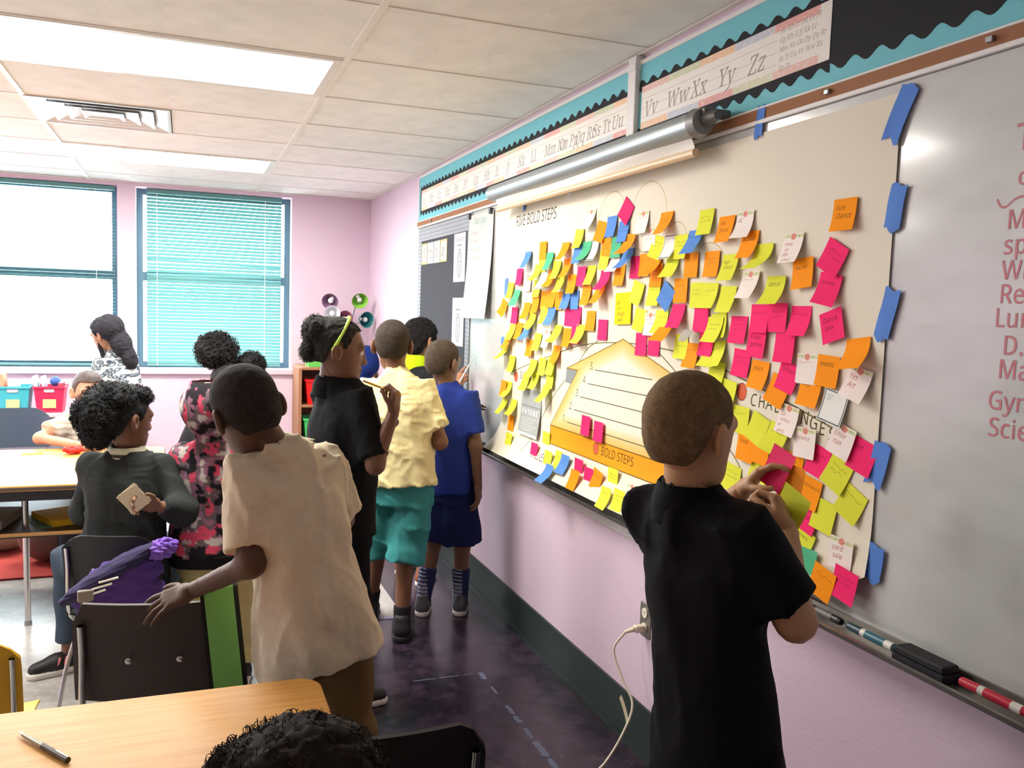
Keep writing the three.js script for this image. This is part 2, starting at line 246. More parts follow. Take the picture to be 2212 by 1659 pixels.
  const inkT = canvas(512, 1024, (c, W, H) => {
    c.clearRect(0, 0, W, H); c.fillStyle = c.strokeStyle = '#cc7780'; c.lineWidth = 5; c.lineCap = 'round';
    const Y = (y) => (1.9 - y) / 0.68 * H, X = (z) => (z + 1.26) / 0.34 * W;
    const put = (s, z, y, h) => { c.font = Math.round(h / 0.68 * H) + 'px sans-serif'; c.fillText(s, X(z), Y(y)); };
    put('Today', -1.205, 1.83, 0.07); put("our day", -1.196, 1.765, 0.045);
    c.beginPath(); c.moveTo(X(-1.235), Y(1.742)); c.quadraticCurveTo(X(-1.225), Y(1.715), X(-1.205), Y(1.735)); c.quadraticCurveTo(X(-1.18), Y(1.755), X(-1.15), Y(1.728)); c.quadraticCurveTo(X(-1.12), Y(1.71), X(-1.08), Y(1.735)); c.stroke();
    [['Morning', -1.212, 1.685], ['spelling', -1.215, 1.638], ['Writing', -1.215, 1.59], ['Reading', -1.216, 1.545], ['Lunch', -1.222, 1.5], ['D.E.A.R', -1.2, 1.448], ['Math', -1.206, 1.402], ['Gym', -1.222, 1.342], ['Science', -1.217, 1.29]].forEach(([s, z, y]) => put(s, z, y, 0.05));
  });
  part('marker_writing', wallSheet(-1.26, -0.92, 1.22, 1.9, BOARDX - 0.0004, () => 0, 1, 1, 0.0002), new THREE.MeshPhysicalMaterial({ map: inkT, transparent: true, roughness: 0.6 }), wb, 'class schedule handwritten in red marker');

  // chevron bulletin board at the far end
  const chev = canvas(1024, 1024, (c, W, H) => { c.fillStyle = '#eef0f2'; c.fillRect(0, 0, W, H); c.strokeStyle = '#5c6a78'; c.lineWidth = 11; for (let y = -40; y < H + 40; y += 32) { c.beginPath(); for (let x = 0; x <= W; x += 16) c[x ? 'lineTo' : 'moveTo'](x, y + ((x / 16) % 2 ? 14 : -14)); c.stroke(); } });
  const bb = thing('bulletin_board', 'black bulletin board with grey and white chevron border', 'bulletin board');
  part('backing_paper', box(WALLX - 0.012, WALLX - 0.001, 0.92, 1.935, -5.56, -4.57), M(0x3b3e46, 0.85), bb);
  const cm = M(0xffffff, 0.8, { map: chev });
  for (const [z0, z1, y0, y1] of [[-5.635, -4.49, 1.935, 2.021], [-5.635, -5.56, 0.84, 1.935], [-4.57, -4.492, 0.84, 1.935], [-5.56, -4.57, 0.84, 0.92]]) part('chevron_border', wallSheet(z0, z1, y0, y1, WALLX - 0.011, () => 0, 1, 1, 0.002, [(z0 + 6) * 1.3, (z1 + 6) * 1.3, y0 * 1.3, y1 * 1.3]), cm, bb, 'grey and white chevron border');
  chev.wrapS = chev.wrapT = THREE.RepeatWrapping;
  'Ants'.split('').forEach((L, i) => {
    const t = canvas(128, 160, (c) => { c.fillStyle = ['#cbb878', '#a9b4c0', '#c4c0b6', '#bdb77c'][i]; c.fillRect(0, 0, 128, 160); c.fillStyle = '#d2d1cb'; c.fillRect(12, 14, 104, 132); c.strokeStyle = '#6f6c66'; c.lineWidth = 5; c.font = 'bold 104px sans-serif'; c.strokeText(L, 28, 116); });
    const z = -5.55 + i * 0.148; one('letter_card', wallSheet(z, z + 0.142, 1.782, 1.917, WALLX - 0.0135, () => 0, 1, 1, 0.0006), M(0xffffff, 0.75, { map: t }), 'pale card with outlined letter ' + L + ' on black bulletin board', 'letter card', 'letter cards on the bulletin board');
  });
  const chart = (n) => canvas(192, 256, (c) => { c.fillStyle = '#c3c7ca'; c.fillRect(0, 0, 192, 256); c.fillStyle = '#78828c'; c.font = '22px sans-serif'; for (let i = 0; i < 6; i++) { c.beginPath(); c.moveTo(20 + i * 26, 44); c.lineTo(33 + i * 26, 24); c.lineTo(46 + i * 26, 44); c.stroke(); } c.fillRect(60, 60, 72, 6); c.strokeStyle = '#66717c'; c.lineWidth = 5; c.beginPath(); c.ellipse(96, 158, 34, 74, 0, 0, 7); c.stroke(); c.beginPath(); c.ellipse(96, 128, 18, 26, 0, 0, 7); c.stroke(); c.fillStyle = '#8b949c'; for (let i = 0; i < 5; i++) c.fillRect(74, 165 + i * 12, 44, 4); });
  one('worksheet', wallSheet(-4.82, -4.6, 1.655, 1.93, WALLX - 0.0135, () => 0, 1, 1, 0.0006), M(0xffffff, 0.75, { map: chart(1) }), 'white worksheet with oval drawing, upper one on black bulletin board', 'worksheet', 'worksheets on the bulletin board');
  one('worksheet', wallSheet(-4.82, -4.6, 1.29, 1.565, WALLX - 0.0135, () => 0, 1, 1, 0.0006), M(0xffffff, 0.75, { map: chart(2) }), 'white worksheet with oval drawing, lower one on black bulletin board', 'worksheet', 'worksheets on the bulletin board');
  // hanging chart paper with two clips
  const ct = canvas(512, 720, (c) => { c.fillStyle = '#cfcfca'; c.fillRect(0, 0, 512, 720); c.fillStyle = '#6fa39e'; c.font = '60px sans-serif'; c.fillText('Our Jobs', 130, 70); c.fillStyle = '#a3a5a6'; c.font = '30px sans-serif'; ['line leader', 'door holder', 'paper passer', 'board eraser', 'table helper', 'pencil crew', 'library crew', 'messenger', 'lunch count', 'caboose'].forEach((s, i) => c.fillText(s, 60, 140 + i * 56)); });
  const cp = thing('chart_paper', 'white hanging chart paper listing jobs beside the chevron bulletin board', 'chart paper');
  part('sheet', wallSheet(-4.51, -4.12, 1.455, 2.005, BOARDX - 0.004, (u, v) => 0.004 + 0.035 * v * v + 0.004 * Math.sin(u * 6), 8, 8, 0.0004), M(0xffffff, 0.85, { map: ct, specularIntensity: 0.3 }), cp);
  for (const z of [-4.49, -4.15]) part('binder_clip', rbox(BOARDX - 0.022, BOARDX - 0.002, 1.985, 2.015, z - 0.014, z + 0.014, 0.004), M(0x3b3f42, 0.4, { metalness: 0.5 }), cp);

  // rolled pull-down screen
  const sc = thing('projection_screen', 'grey rolled pull-down screen housing mounted over the poster', 'projection screen'), hx = 1.375, hz0 = -3.92, hz1 = -2.17;
  part('housing', rod([hx, 2.052, hz0], [hx, 2.052, hz1], 0.036, 0.036, 28), M(0x9aa2a4, 0.36, { metalness: 0.35 }), sc);
  part('end_cap', rod([hx, 2.052, hz1], [hx, 2.052, hz1 + 0.03], 0.043, 0.036, 24), M(0x8f9291, 0.4, { metalness: 0.4 }), sc); part('end_cap', rod([hx, 2.052, hz0 - 0.012], [hx, 2.052, hz0], 0.032, 0.036, 24), M(0x8f9291, 0.4, { metalness: 0.4 }), sc);
  const brm = M(0x6a6c6a, 0.5, { metalness: 0.5 }), br = part('bracket', rbox(hx - 0.01, WALLX - 0.022, 2.067, 2.088, hz1 + 0.01, hz1 + 0.05, 0.004), brm, sc); part('knob', rod([hx + 0.01, 2.06, hz1 + 0.03], [hx + 0.01, 2.06, hz1 + 0.085], 0.024, 0.012, 16), brm, br); part('bracket', rbox(hx - 0.01, WALLX - 0.022, 2.067, 2.088, hz0 + 0.05, hz0 + 0.08, 0.004), brm, sc);
  const fl = wallSheet(hz0 + 0.06, hz1 - 0.03, 1.982, 2.03, hx + 0.012, (u, v) => 0.018 * (1 - v) + 0.006 * Math.sin(u * 9 + v * 3), 24, 4, 0.001); part('screen_fabric', fl, M(0xe6e3da, 0.55), sc);
  part('bottom_bar', rod([hx + 0.012, 1.975, hz0 + 0.05], [hx + 0.012, 1.975, hz1 - 0.02], 0.0125, 0.0125, 16), M(0xe0c49a, 0.35), sc, 'cream wooden bottom bar');
  part('pull_ring', new THREE.TorusGeometry(0.011, 0.0014, 8, 20).rotateY(Math.PI / 2).translate(hx + 0.01, 1.945, -3.06), mat.alu, sc);
}

// ───────── the poster and its sticky notes ─────────
const PZ0 = -3.91, PZ1 = -1.49, PY0 = 0.824, PY1 = 2.0, POSTERX = BOARDX - 0.004;
const curl = (z, y) => {   // the foot of the poster hangs out over the marker tray and its free corner stands off the board
  const b = clamp((0.99 - y) / 0.17, 0, 1), a = clamp((z + 1.85) / 0.36, 0, 1), c = clamp((1.08 - y) / 0.25, 0, 1);
  return 0.074 * b * b * (1 - a) + 0.032 * a * a * c * c;
};
{
  const W = 2048, H = Math.round(W * (PY1 - PY0) / (PZ1 - PZ0));
  const print = canvas(W, H, (c) => {
    const X = (z) => (z - PZ0) / (PZ1 - PZ0) * W, Y = (y) => (PY1 - y) / (PY1 - PY0) * H, K = W / (PZ1 - PZ0);
    c.fillStyle = '#e9e2cf'; c.fillRect(0, 0, W, H);
    c.strokeStyle = '#b9ad6e'; c.lineWidth = 2.2;
    for (const [z, y, r] of [[-2.832, 1.835, 0.108], [-2.568, 1.828, 0.118], [-2.385, 1.735, 0.062], [-3.008, 1.72, 0.06], [-2.2, 1.62, 0.1]]) { c.beginPath(); c.arc(X(z), Y(y), r * K, 0, 7); c.stroke(); }
    c.strokeStyle = '#6b6a3c'; c.lineWidth = 3.2;
    const path = (p) => { c.beginPath(); p.forEach(([z, y], i) => c[i ? 'lineTo' : 'moveTo'](X(z), Y(y))); };
    const smooth = (p) => { const cv = new THREE.SplineCurve(p.map(([z, y]) => new THREE.Vector2(z, y))); path(cv.getPoints(60).map((q) => [q.x, q.y])); c.stroke(); };
    smooth([[-3.8, 1.212], [-3.55, 1.272], [-3.345, 1.316], [-3.03, 1.377], [-2.7, 1.4], [-2.38, 1.39], [-2.13, 1.358], [-1.81, 1.289], [-1.62, 1.24]]);
    smooth([[-3.569, 0.869], [-3.493, 0.954], [-3.398, 1.059], [-3.282, 1.161], [-3.185, 1.228]]); smooth([[-3.07, 1.3], [-3.0, 1.36], [-2.9, 1.4]]); smooth([[-2.5, 1.4], [-2.36, 1.33], [-2.28, 1.28]]); smooth([[-2.2, 1.22], [-2.02, 1.111], [-1.972, 1.052], [-1.9, 0.9]]);
    // grey flag ends behind the arrow house
    c.fillStyle = '#8f9797'; for (const s of [-1, 1]) { const q = (d) => -2.706 + s * d; path([[q(0.472), 1.275], [q(0.368), 1.275], [q(0.41), 1.215], [q(0.478), 1.217]]); c.fill(); }
    const house = [[-2.706, 1.413], [-2.236, 1.276], [-2.338, 1.274], [-2.093, 1.023], [-3.319, 1.023], [-3.074, 1.274], [-3.176, 1.276]];
    path(house); c.closePath(); c.fillStyle = '#ece6d2'; c.fill(); c.save(); c.clip(); for (let w = 64; w > 0; w -= 4) { c.strokeStyle = 'rgba(240,165,45,0.055)'; c.lineWidth = w * 1.7; path(house); c.closePath(); c.stroke(); } c.restore();
    c.strokeStyle = '#8a6a2a'; c.lineWidth = 3; path(house); c.closePath(); c.stroke();
    c.fillStyle = '#e9a21f'; c.fillRect(X(-3.319), Y(1.023), X(-2.093) - X(-3.319), Y(0.946) - Y(1.023)); c.strokeStyle = '#7a5418'; c.strokeRect(X(-3.319), Y(1.023), X(-2.093) - X(-3.319), Y(0.946) - Y(1.023));
    c.fillStyle = '#57563a'; [[5, -2.92, 1.289], [4, -2.978, 1.232], [3, -3.04, 1.174], [2, -3.095, 1.117], [1, -3.156, 1.059]].forEach(([n, z, y]) => { c.font = 'italic 34px sans-serif'; c.fillText(n + '.', X(z) - 40, Y(y) + 2); c.fillRect(X(z), Y(y), X(-2.706 - (z + 2.706)) - X(z), 2.6); });
    const txt = (s, z, y, h, col, w) => { c.save(); c.translate(X(z), Y(y)); c.transform(1, 0, -0.12, 1, 0, 0); c.font = Math.round(h * K) + 'px sans-serif'; c.fillStyle = col; c.fillText(s, 0, 0, w ? w * K : undefined); c.restore(); };
    txt('FIVE BOLD STEPS', -3.81, 1.893, 0.068, '#3f3e30', 0.47); txt('SUPPORTS', -3.7, 1.19, 0.046, '#4c4b3c', 0.3); txt('BOLD STEPS', -2.845, 0.975, 0.046, '#6b3f1c', 0.27); txt('VALUES', -3.45, 0.866, 0.044, '#4c4b3c', 0.2);
    'CHALLENGES'.split('').forEach((L, i) => txt(L, -1.962 + i * 0.0345, 1.262 - i * i * 0.00062, 0.047, '#4f4826'));
    for (const [z, y] of [[-3.744, 1.195], [-2.001, 1.296], [-2.885, 0.994]]) { c.beginPath(); c.ellipse(X(z), Y(y), 0.022 * K, 0.024 * K, 0, 0, 7); c.fillStyle = '#dc6a48'; c.fill(); c.strokeStyle = '#7a4430'; c.lineWidth = 2; c.stroke(); }
  });
  const foot = (u, v) => { const z = lerp(PZ0, PZ1, u), y = lerp(PY1, PY0, v); return [z - 0.08 * Math.pow(clamp((-3.7 - z) / 0.21, 0, 1), 2) * Math.pow(v, 14), y + 0.1 * Math.pow(clamp((z + 1.7) / 0.21, 0, 1), 1.5) * Math.pow(v, 9)]; };
  const g = wallSheet(PZ0, PZ1, PY0, PY1, POSTERX, (u, v) => curl(...foot(u, v)) + 0.0016 * Math.max(0, Math.sin(u * 21 + v * 4)) * v, 60, 40, 0.0006, [0, 1, 0, 1], foot);
  one('poster', g, M(0xffffff, 0.85, { map: print, specularIntensity: 0.3 }), 'large cream planning poster titled FIVE BOLD STEPS taped to the whiteboard', 'poster');
}
// blue painter's tape holding the poster
{
  const strip = (z, y, w, h, rot, label, wob = 0) => {
    const g = wallSheet(-w / 2, w / 2, -h / 2, h / 2, 0, (u, v) => 0.0012 + 0.0025 * Math.abs(Math.sin(u * 3 + wob)) * v, 5, 6, 0.0003, [0, 1, 0, 1], (u, v, zz, yy) => [zz + 0.0015 * Math.sin(v * 5 + wob), yy + (v < 0.5 ? 0.004 : 0.007) * Math.sin(u * 7 + wob * 2 + v)]);
    g.rotateX(rot); g.translate(POSTERX - 0.002, y, z); one('tape_strip', g, mat.tapeBlue, label, 'tape', 'blue painter tape round the poster');
  };
  strip(-1.983, 2.03, 0.034, 0.085, 0.1, 'blue tape strip across the cork rail over the poster top edge', 1);
  strip(-1.488, 1.955, 0.05, 0.12, 0.42, 'torn blue tape strip at the upper corner of the poster by the schedule', 2);
  strip(-1.484, 1.752, 0.046, 0.1, 0.18, 'blue tape strip beside the orange Fun Dance note', 3);
  strip(-1.487, 1.518, 0.044, 0.115, 0.22, 'blue tape strip beside the pink Dance box note', 0.4);
  strip(-1.482, 1.185, 0.05, 0.1, 0.25, 'blue tape strip tucked behind the pink Art note', 5);
  strip(-1.475, 0.96, 0.05, 0.085, 0.06, 'dark blue tape strip at the curled lower poster corner', 6);
  strip(-3.905, 1.612, 0.04, 0.085, -0.1, 'blue tape strip, uppermost on the poster edge facing the bulletin board', 1.4);
  strip(-3.925, 1.33, 0.05, 0.085, -0.25, 'blue tape strip in the middle of the poster edge facing the bulletin board', 2.4);
  strip(-3.9, 0.905, 0.045, 0.11, 0, 'blue tape strip, lowest on the poster edge facing the bulletin board', 3.4);
  strip(-3.7, 1.988, 0.03, 0.06, 0.05, 'small blue tape strip beside the title FIVE BOLD STEPS', 4.4);
  const fy = canvas(256, 256, (c) => { c.fillStyle = '#a9aca9'; c.fillRect(0, 0, 256, 256); c.fillStyle = '#85898a'; c.fillRect(0, 90, 256, 8); c.fillRect(60, 40, 3, 60); c.fillRect(180, 50, 3, 50); c.fillStyle = '#f3f3ef'; c.font = 'bold 40px sans-serif'; c.fillText('F U T U R E', 22, 140); c.fillStyle = '#c9cbc8'; for (let i = 0; i < 6; i++) c.fillRect(30, 158 + i * 13, 196 - (i % 3) * 30, 4); c.fillStyle = '#f1f0ea'; c.fillRect(0, 242, 256, 14); });
  one('flyer', wallSheet(-3.65, -3.42, 0.945, 1.152, POSTERX - 0.002, (u, v) => 0.001 + 0.02 * v * v, 4, 6, 0.0004), M(0xffffff, 0.7, { map: fy }), 'grey printed flyer reading FUTURE under the SUPPORTS notes', 'flyer');
}
const NOTES = [
  [-2.999,1.856,20,0,'w'], [-2.549,1.752,3,0,'w'], [-2.596,1.812,12,0,'w'], [-2.730,1.792,10,0,'b'], [-2.716,1.862,6,35,'p'],
  [-2.822,1.816,10,0,'b'], [-2.905,1.804,10,12,'o'], [-2.440,1.795,25,0,'o'], [-2.265,1.724,25,0,'b'], [-2.211,1.781,10,0,'y'],
  [-2.958,1.737,18,0,'c'], [-3.092,1.790,14,0,'y'], [-3.459,1.702,0,0,'y'], [-3.456,1.764,2,0,'o'], [-3.622,1.730,22,0,'b'],
  [-3.375,1.713,18,0,'g'], [-3.213,1.746,26,0,'o'], [-3.015,1.736,26,0,'g'], [-3.090,1.731,12,0,'b'], [-2.852,1.738,-3,0,'o'],
  [-2.770,1.739,6,0,'g'], [-2.858,1.699,8,0,'y'], [-2.671,1.741,30,0,'o'], [-2.339,1.715,8,0,'y'], [-2.393,1.658,22,0,'y','next'],
  [-2.496,1.724,8,15,'y'], [-2.412,1.719,18,0,'c'], [-2.786,1.688,18,0,'w'], [-2.632,1.663,3,0,'p'], [-2.683,1.692,32,0,'b'],
  [-2.568,1.668,5,0,'o'], [-2.498,1.669,28,0,'o'], [-2.284,1.657,2,0,'o'], [-2.173,1.656,6,0,'o'], [-3.726,1.658,8,0,'p'],
  [-3.620,1.628,5,0,'w'], [-3.506,1.601,8,0,'y'], [-3.499,1.669,26,0,'y'], [-3.190,1.678,20,0,'o'], [-3.295,1.675,15,0,'y'],
  [-3.350,1.641,22,0,'o'], [-3.422,1.634,22,0,'c'], [-3.829,1.595,12,0,'y'], [-3.913,1.515,14,20,'o'], [-3.738,1.560,22,0,'g'],
  [-3.245,1.616,22,0,'y'], [-3.136,1.614,10,0,'o'], [-3.052,1.643,4,0,'p'], [-2.978,1.645,16,0,'y'], [-2.748,1.639,8,0,'o'],
  [-3.426,1.552,5,0,'o'], [-3.349,1.557,10,0,'o'], [-3.272,1.548,-5,0,'o'], [-3.195,1.552,14,0,'b'], [-3.120,1.552,2,0,'b'],
  [-3.010,1.569,12,0,'o'], [-2.887,1.573,26,0,'o'], [-2.855,1.622,26,0,'p'], [-2.708,1.521,0,-2,'Y','go on Design walk'], [-2.609,1.575,8,15,'y'],
  [-2.496,1.570,8,0,'y'], [-2.488,1.632,3,0,'o'], [-2.334,1.580,2,0,'o'], [-2.239,1.565,0,0,'y'], [-2.168,1.563,16,0,'y'],
  [-2.415,1.563,5,32,'b'], [-3.513,1.533,10,0,'o'], [-3.608,1.502,18,0,'o'], [-3.767,1.480,5,0,'p'], [-3.545,1.459,22,10,'y','careers'],
  [-3.408,1.486,10,0,'y'], [-3.324,1.482,20,0,'b'], [-3.173,1.485,2,0,'p'], [-3.093,1.486,6,0,'p'], [-2.967,1.472,6,0,'o'],
  [-2.866,1.441,2,0,'p'], [-2.589,1.484,6,10,'y'], [-2.516,1.471,5,0,'w'], [-2.442,1.480,16,0,'y'], [-2.401,1.452,32,0,'o'],
  [-2.342,1.500,18,0,'p'], [-2.178,1.423,-8,0,'p'], [-2.214,1.492,4,0,'p'], [-2.136,1.464,20,0,'y'], [-3.789,1.401,20,0,'y'],
  [-3.703,1.409,14,0,'o'], [-3.837,1.356,22,0,'o'], [-3.600,1.407,26,0,'b'], [-3.567,1.338,8,0,'o'], [-3.472,1.368,14,0,'y'],
  [-3.375,1.386,12,0,'w'], [-3.260,1.410,28,0,'y'], [-3.165,1.400,10,0,'o'], [-3.087,1.416,2,0,'p'], [-3.041,1.418,22,0,'y'],
  [-3.870,1.301,36,0,'y'], [-3.275,1.325,18,0,'o'], [-2.489,1.405,2,0,'p'], [-2.574,1.401,0,0,'p'], [-2.321,1.406,6,0,'y'],
  [-2.259,1.382,10,0,'o'], [-2.146,1.392,22,0,'y'], [-1.995,1.701,18,0,'o','school'], [-2.108,1.752,14,0,'o','Pet Store'], [-2.022,1.758,16,0,'w','AC'],
  [-1.930,1.663,34,0,'y'], [-1.812,1.682,16,0,'w','make up after school'], [-2.079,1.642,16,0,'y','High school!'], [-1.980,1.591,20,0,'w'], [-1.634,1.750,8,0,'o','Fun Dance'],
  [-1.671,1.576,12,10,'p','outside'], [-1.662,1.651,6,28,'p'], [-1.766,1.617,6,-6,'o','teacher'], [-1.869,1.575,22,0,'y','dance'], [-2.077,1.552,16,0,'y'],
  [-1.650,1.489,0,-17,'p','Dance box'], [-1.936,1.434,4,4,'p','Video games'], [-1.818,1.428,5,0,'p'], [-1.927,1.501,5,0,'p'], [-1.853,1.505,2,0,'p'],
  [-1.770,1.498,14,0,'p'], [-2.027,1.468,8,0,'p'], [-2.122,1.476,10,-8,'y'], [-1.562,1.426,28,-8,'o'], [-2.117,1.394,20,-8,'y'],
  [-2.005,1.376,6,4,'p'], [-1.921,1.350,12,4,'o','years'], [-1.838,1.315,10,18,'o'], [-1.802,1.354,8,12,'p','School'], [-1.715,1.326,10,4,'o','day'],
  [-1.734,1.380,2,0,'w'], [-1.659,1.380,4,3,'o','weeks'], [-1.556,1.359,14,12,'w','Yes Art'], [-1.628,1.296,8,10,'c'], [-2.117,1.337,8,8,'y'],
  [-2.058,1.287,8,8,'y'], [-1.991,1.219,0,3,'y'], [-1.908,1.206,10,18,'y'], [-1.827,1.191,20,12,'y'], [-1.790,1.245,8,8,'w','our school or party'],
  [-1.720,1.196,3,0,'w','Science'], [-1.593,1.221,5,15,'w','color run'], [-1.893,1.150,3,5,'o'], [-1.957,1.146,3,5,'o','food'], [-1.676,1.158,5,12,'p'],
  [-1.530,1.194,6,15,'p','Art'], [-1.555,1.079,8,24,'y'], [-1.605,1.139,8,24,'y'], [-1.768,1.125,5,8,'o','pizza party'], [-2.020,1.050,6,8,'y'],
  [-1.894,1.102,8,8,'y'], [-1.640,1.030,6,8,'y'], [-1.699,1.016,6,14,'p','more time'], [-1.696,1.076,5,10,'o','homework'], [-1.678,0.903,0,0,'g'],
  [-1.707,0.948,8,20,'y','careers'], [-1.570,0.955,2,2,'w','yard sale'], [-1.538,0.892,4,8,'p'], [-1.607,0.877,4,14,'o'], [-3.783,1.252,12,0,'y'],
  [-3.317,1.274,12,0,'y'], [-3.413,1.265,8,0,'y'], [-3.513,1.250,22,0,'y'], [-3.593,1.181,18,0,'y'], [-3.482,1.198,18,0,'y'],
  [-3.323,1.217,5,0,'y'], [-3.353,1.152,30,0,'y'], [-3.878,1.126,10,0,'o'], [-3.824,1.126,26,0,'y'], [-3.870,1.040,30,0,'y'],
  [-3.750,1.048,26,0,'y'], [-3.777,0.971,4,0,'o'], [-3.737,0.892,8,0,'y'], [-3.345,0.952,0,0,'y'], [-3.422,0.893,8,0,'p'],
  [-3.258,0.885,-10,0,'y'], [-3.161,0.900,12,0,'y'], [-3.096,0.895,22,0,'b'], [-3.174,0.843,34,0,'b'], [-2.975,0.900,0,0,'p'],
  [-2.955,0.861,18,0,'o'], [-2.870,0.885,2,0,'p'], [-2.801,0.890,10,12,'o'], [-2.700,0.914,0,0,'y'], [-2.679,0.851,20,0,'y'],
  [-2.591,0.860,14,0,'y'], [-2.534,0.889,3,0,'w'], [-2.964,1.069,4,0,'p'], [-2.854,1.061,3,0,'p']
];
{
  const INK = { o: '#7a4a10', y: '#6c7018', p: '#8a1440', b: '#2c4a8c', g: '#2a6a4c', w: '#b06a5c', c: '#6c7480', Y: '#6a6210' };
  const PAPER = { o: '#ff9a0a', y: '#e2e640', p: '#fb2a72', b: '#5b8fd8', g: '#57b98a', w: '#f3e9e2', c: '#eef0ea', Y: '#f2d60c' };
  const NAMED = { o: 'orange', y: 'lime yellow', p: 'hot pink', b: 'blue', g: 'green', w: 'flower-topped white', c: 'black-outlined white', Y: 'large golden yellow' };
  const CELL = 146, COLS = 14;
  const atlas = canvas(2048, 2048, (c) => {
    NOTES.forEach(([, , , , k, s], i) => {
      const x = (i % COLS) * CELL, y = Math.floor(i / COLS) * CELL; c.save(); c.beginPath(); c.rect(x, y, CELL, CELL); c.clip(); c.translate(x, y);
      c.fillStyle = PAPER[k]; c.fillRect(0, 0, CELL, CELL);
      if (k === 'w') { c.fillStyle = '#d9dba6'; c.fillRect(6, 8, CELL - 12, 16); c.fillStyle = '#e08a7e'; for (let q = 0; q < 5; q++) { c.beginPath(); c.arc(73 + 11 * Math.cos(q * 1.257), 18 + 9 * Math.sin(q * 1.257), 8, 0, 7); c.fill(); } c.fillStyle = '#b7c9a8'; c.beginPath(); c.arc(38, 16, 7, 0, 7); c.arc(112, 16, 7, 0, 7); c.fill(); }
      if (k === 'c') { c.strokeStyle = '#5d6a66'; c.lineWidth = 5; c.strokeRect(9, 9, CELL - 18, CELL - 18); c.lineWidth = 1.5; for (let q = 0; q < 3; q++) { c.beginPath(); c.moveTo(22, 28 + q * 10); c.lineTo(60 - q * 6, 28 + q * 10); c.stroke(); } }
      c.fillStyle = c.strokeStyle = INK[k];
      if (s) { const ws = s.split(' '), big = ws.length > 2 ? 23 : Math.max(...ws.map((q) => q.length)) > 6 ? 25 : 33; c.font = 'italic ' + big + 'px sans-serif'; ws.forEach((q, n) => c.fillText(q, 18 + (n % 2) * 8, (k === 'w' ? 60 : 52) + n * (big + 3), CELL - 30)); }
      else if (k !== 'c' && hash(i, 5, 1) > 0.35) { c.lineWidth = 2; c.globalAlpha = 0.6; for (let r = 0; r < 1 + (i % 2); r++) { c.beginPath(); let px = 22, py = 44 + r * 24; c.moveTo(px, py); while (px < 100 + hash(i, r, 8) * 24) { px += 4 + hash(px, i, r) * 4; c.lineTo(px, py + (hash(px, r, i) - 0.5) * 15); } c.stroke(); } }
      c.restore();
    });
  });
  const noteMat = new THREE.MeshPhysicalMaterial({ map: atlas, roughness: 0.82, specularIntensity: 0.4 });
  const WORDS = ['FIVE BOLD STEPS title', 'SUPPORTS heading', 'house drawing', 'CHALLENGES heading', 'VALUES row'];
  NOTES.forEach(([z, y, lean, rot, k, s], i) => {
    const w = k === 'Y' ? 0.118 : k === 'c' ? 0.08 : 0.076, h = k === 'Y' ? 0.112 : w, base = 0.001 + (i % 24) * 0.00035, up = clamp(w * Math.tan(Math.abs(lean) * Math.PI / 180) * 1.05, 0.003, 0.055);
    const x0 = (i % COLS) * CELL / 2048, y1 = 1 - Math.floor(i / COLS) * CELL / 2048, d = CELL / 2048, e = 0.0012;
    const bend = 1.5 + hash(i, 2, 2) * 0.9, skew = (hash(i, 4, 1) - 0.5) * 0.5;
    const g = wallSheet(-w / 2, w / 2, -h / 2, h / 2, 0, (u, v) => base + up * Math.pow(v, bend) * (1 + skew * (u - 0.5)), 3, 6, 0.00025, [x0 + e, x0 + d - e, y1 - d + e, y1 - e], (u, v, zz, yy) => [zz, yy + up * up * v * v * 2.5]);
    g.rotateX(rot * Math.PI / 180); g.translate(POSTERX - 0.0012 - curl(z, y), y, z);
    const col = NAMED[k];
    const where = y > 1.42 ? (z < -3.05 ? 'clustered under the FIVE BOLD STEPS title' : z < -2.35 ? 'crowded above the drawn house roof' : 'scattered high above the word CHALLENGES')
      : z < -3.28 ? (y < 1.0 ? 'beside or below the FUTURE flyer' : 'around the word SUPPORTS') : y < 0.94 ? 'in the row under the drawn house' : z < -2.1 ? 'on the drawn house lines' : y > 1.25 ? 'just above the word CHALLENGES' : 'below the word CHALLENGES';
    one('sticky_note', g, noteMat, s ? col + ' sticky note reading ' + s + ' ' + (s === 'careers' ? (z < -3 ? 'near SUPPORTS' : 'under CHALLENGES') : 'on the poster') : col + ' sticky note without readable words ' + where, 'sticky note', s ? 'written sticky notes on the poster' : col + ' notes ' + where);
  });
  one('clear_film_note', wallSheet(-2.285, -2.225, 1.425, 1.46, POSTERX - 0.02, (u, v) => 0.02 * v + 0.01 * u * v, 5, 5, 0.0003), new THREE.MeshPhysicalMaterial({ color: 0xd8d4cc, roughness: 0.12, clearcoat: 1, transmission: 0.45, thickness: 0 }), 'curled shiny film tab among the notes above the drawn house', 'film tab');
}
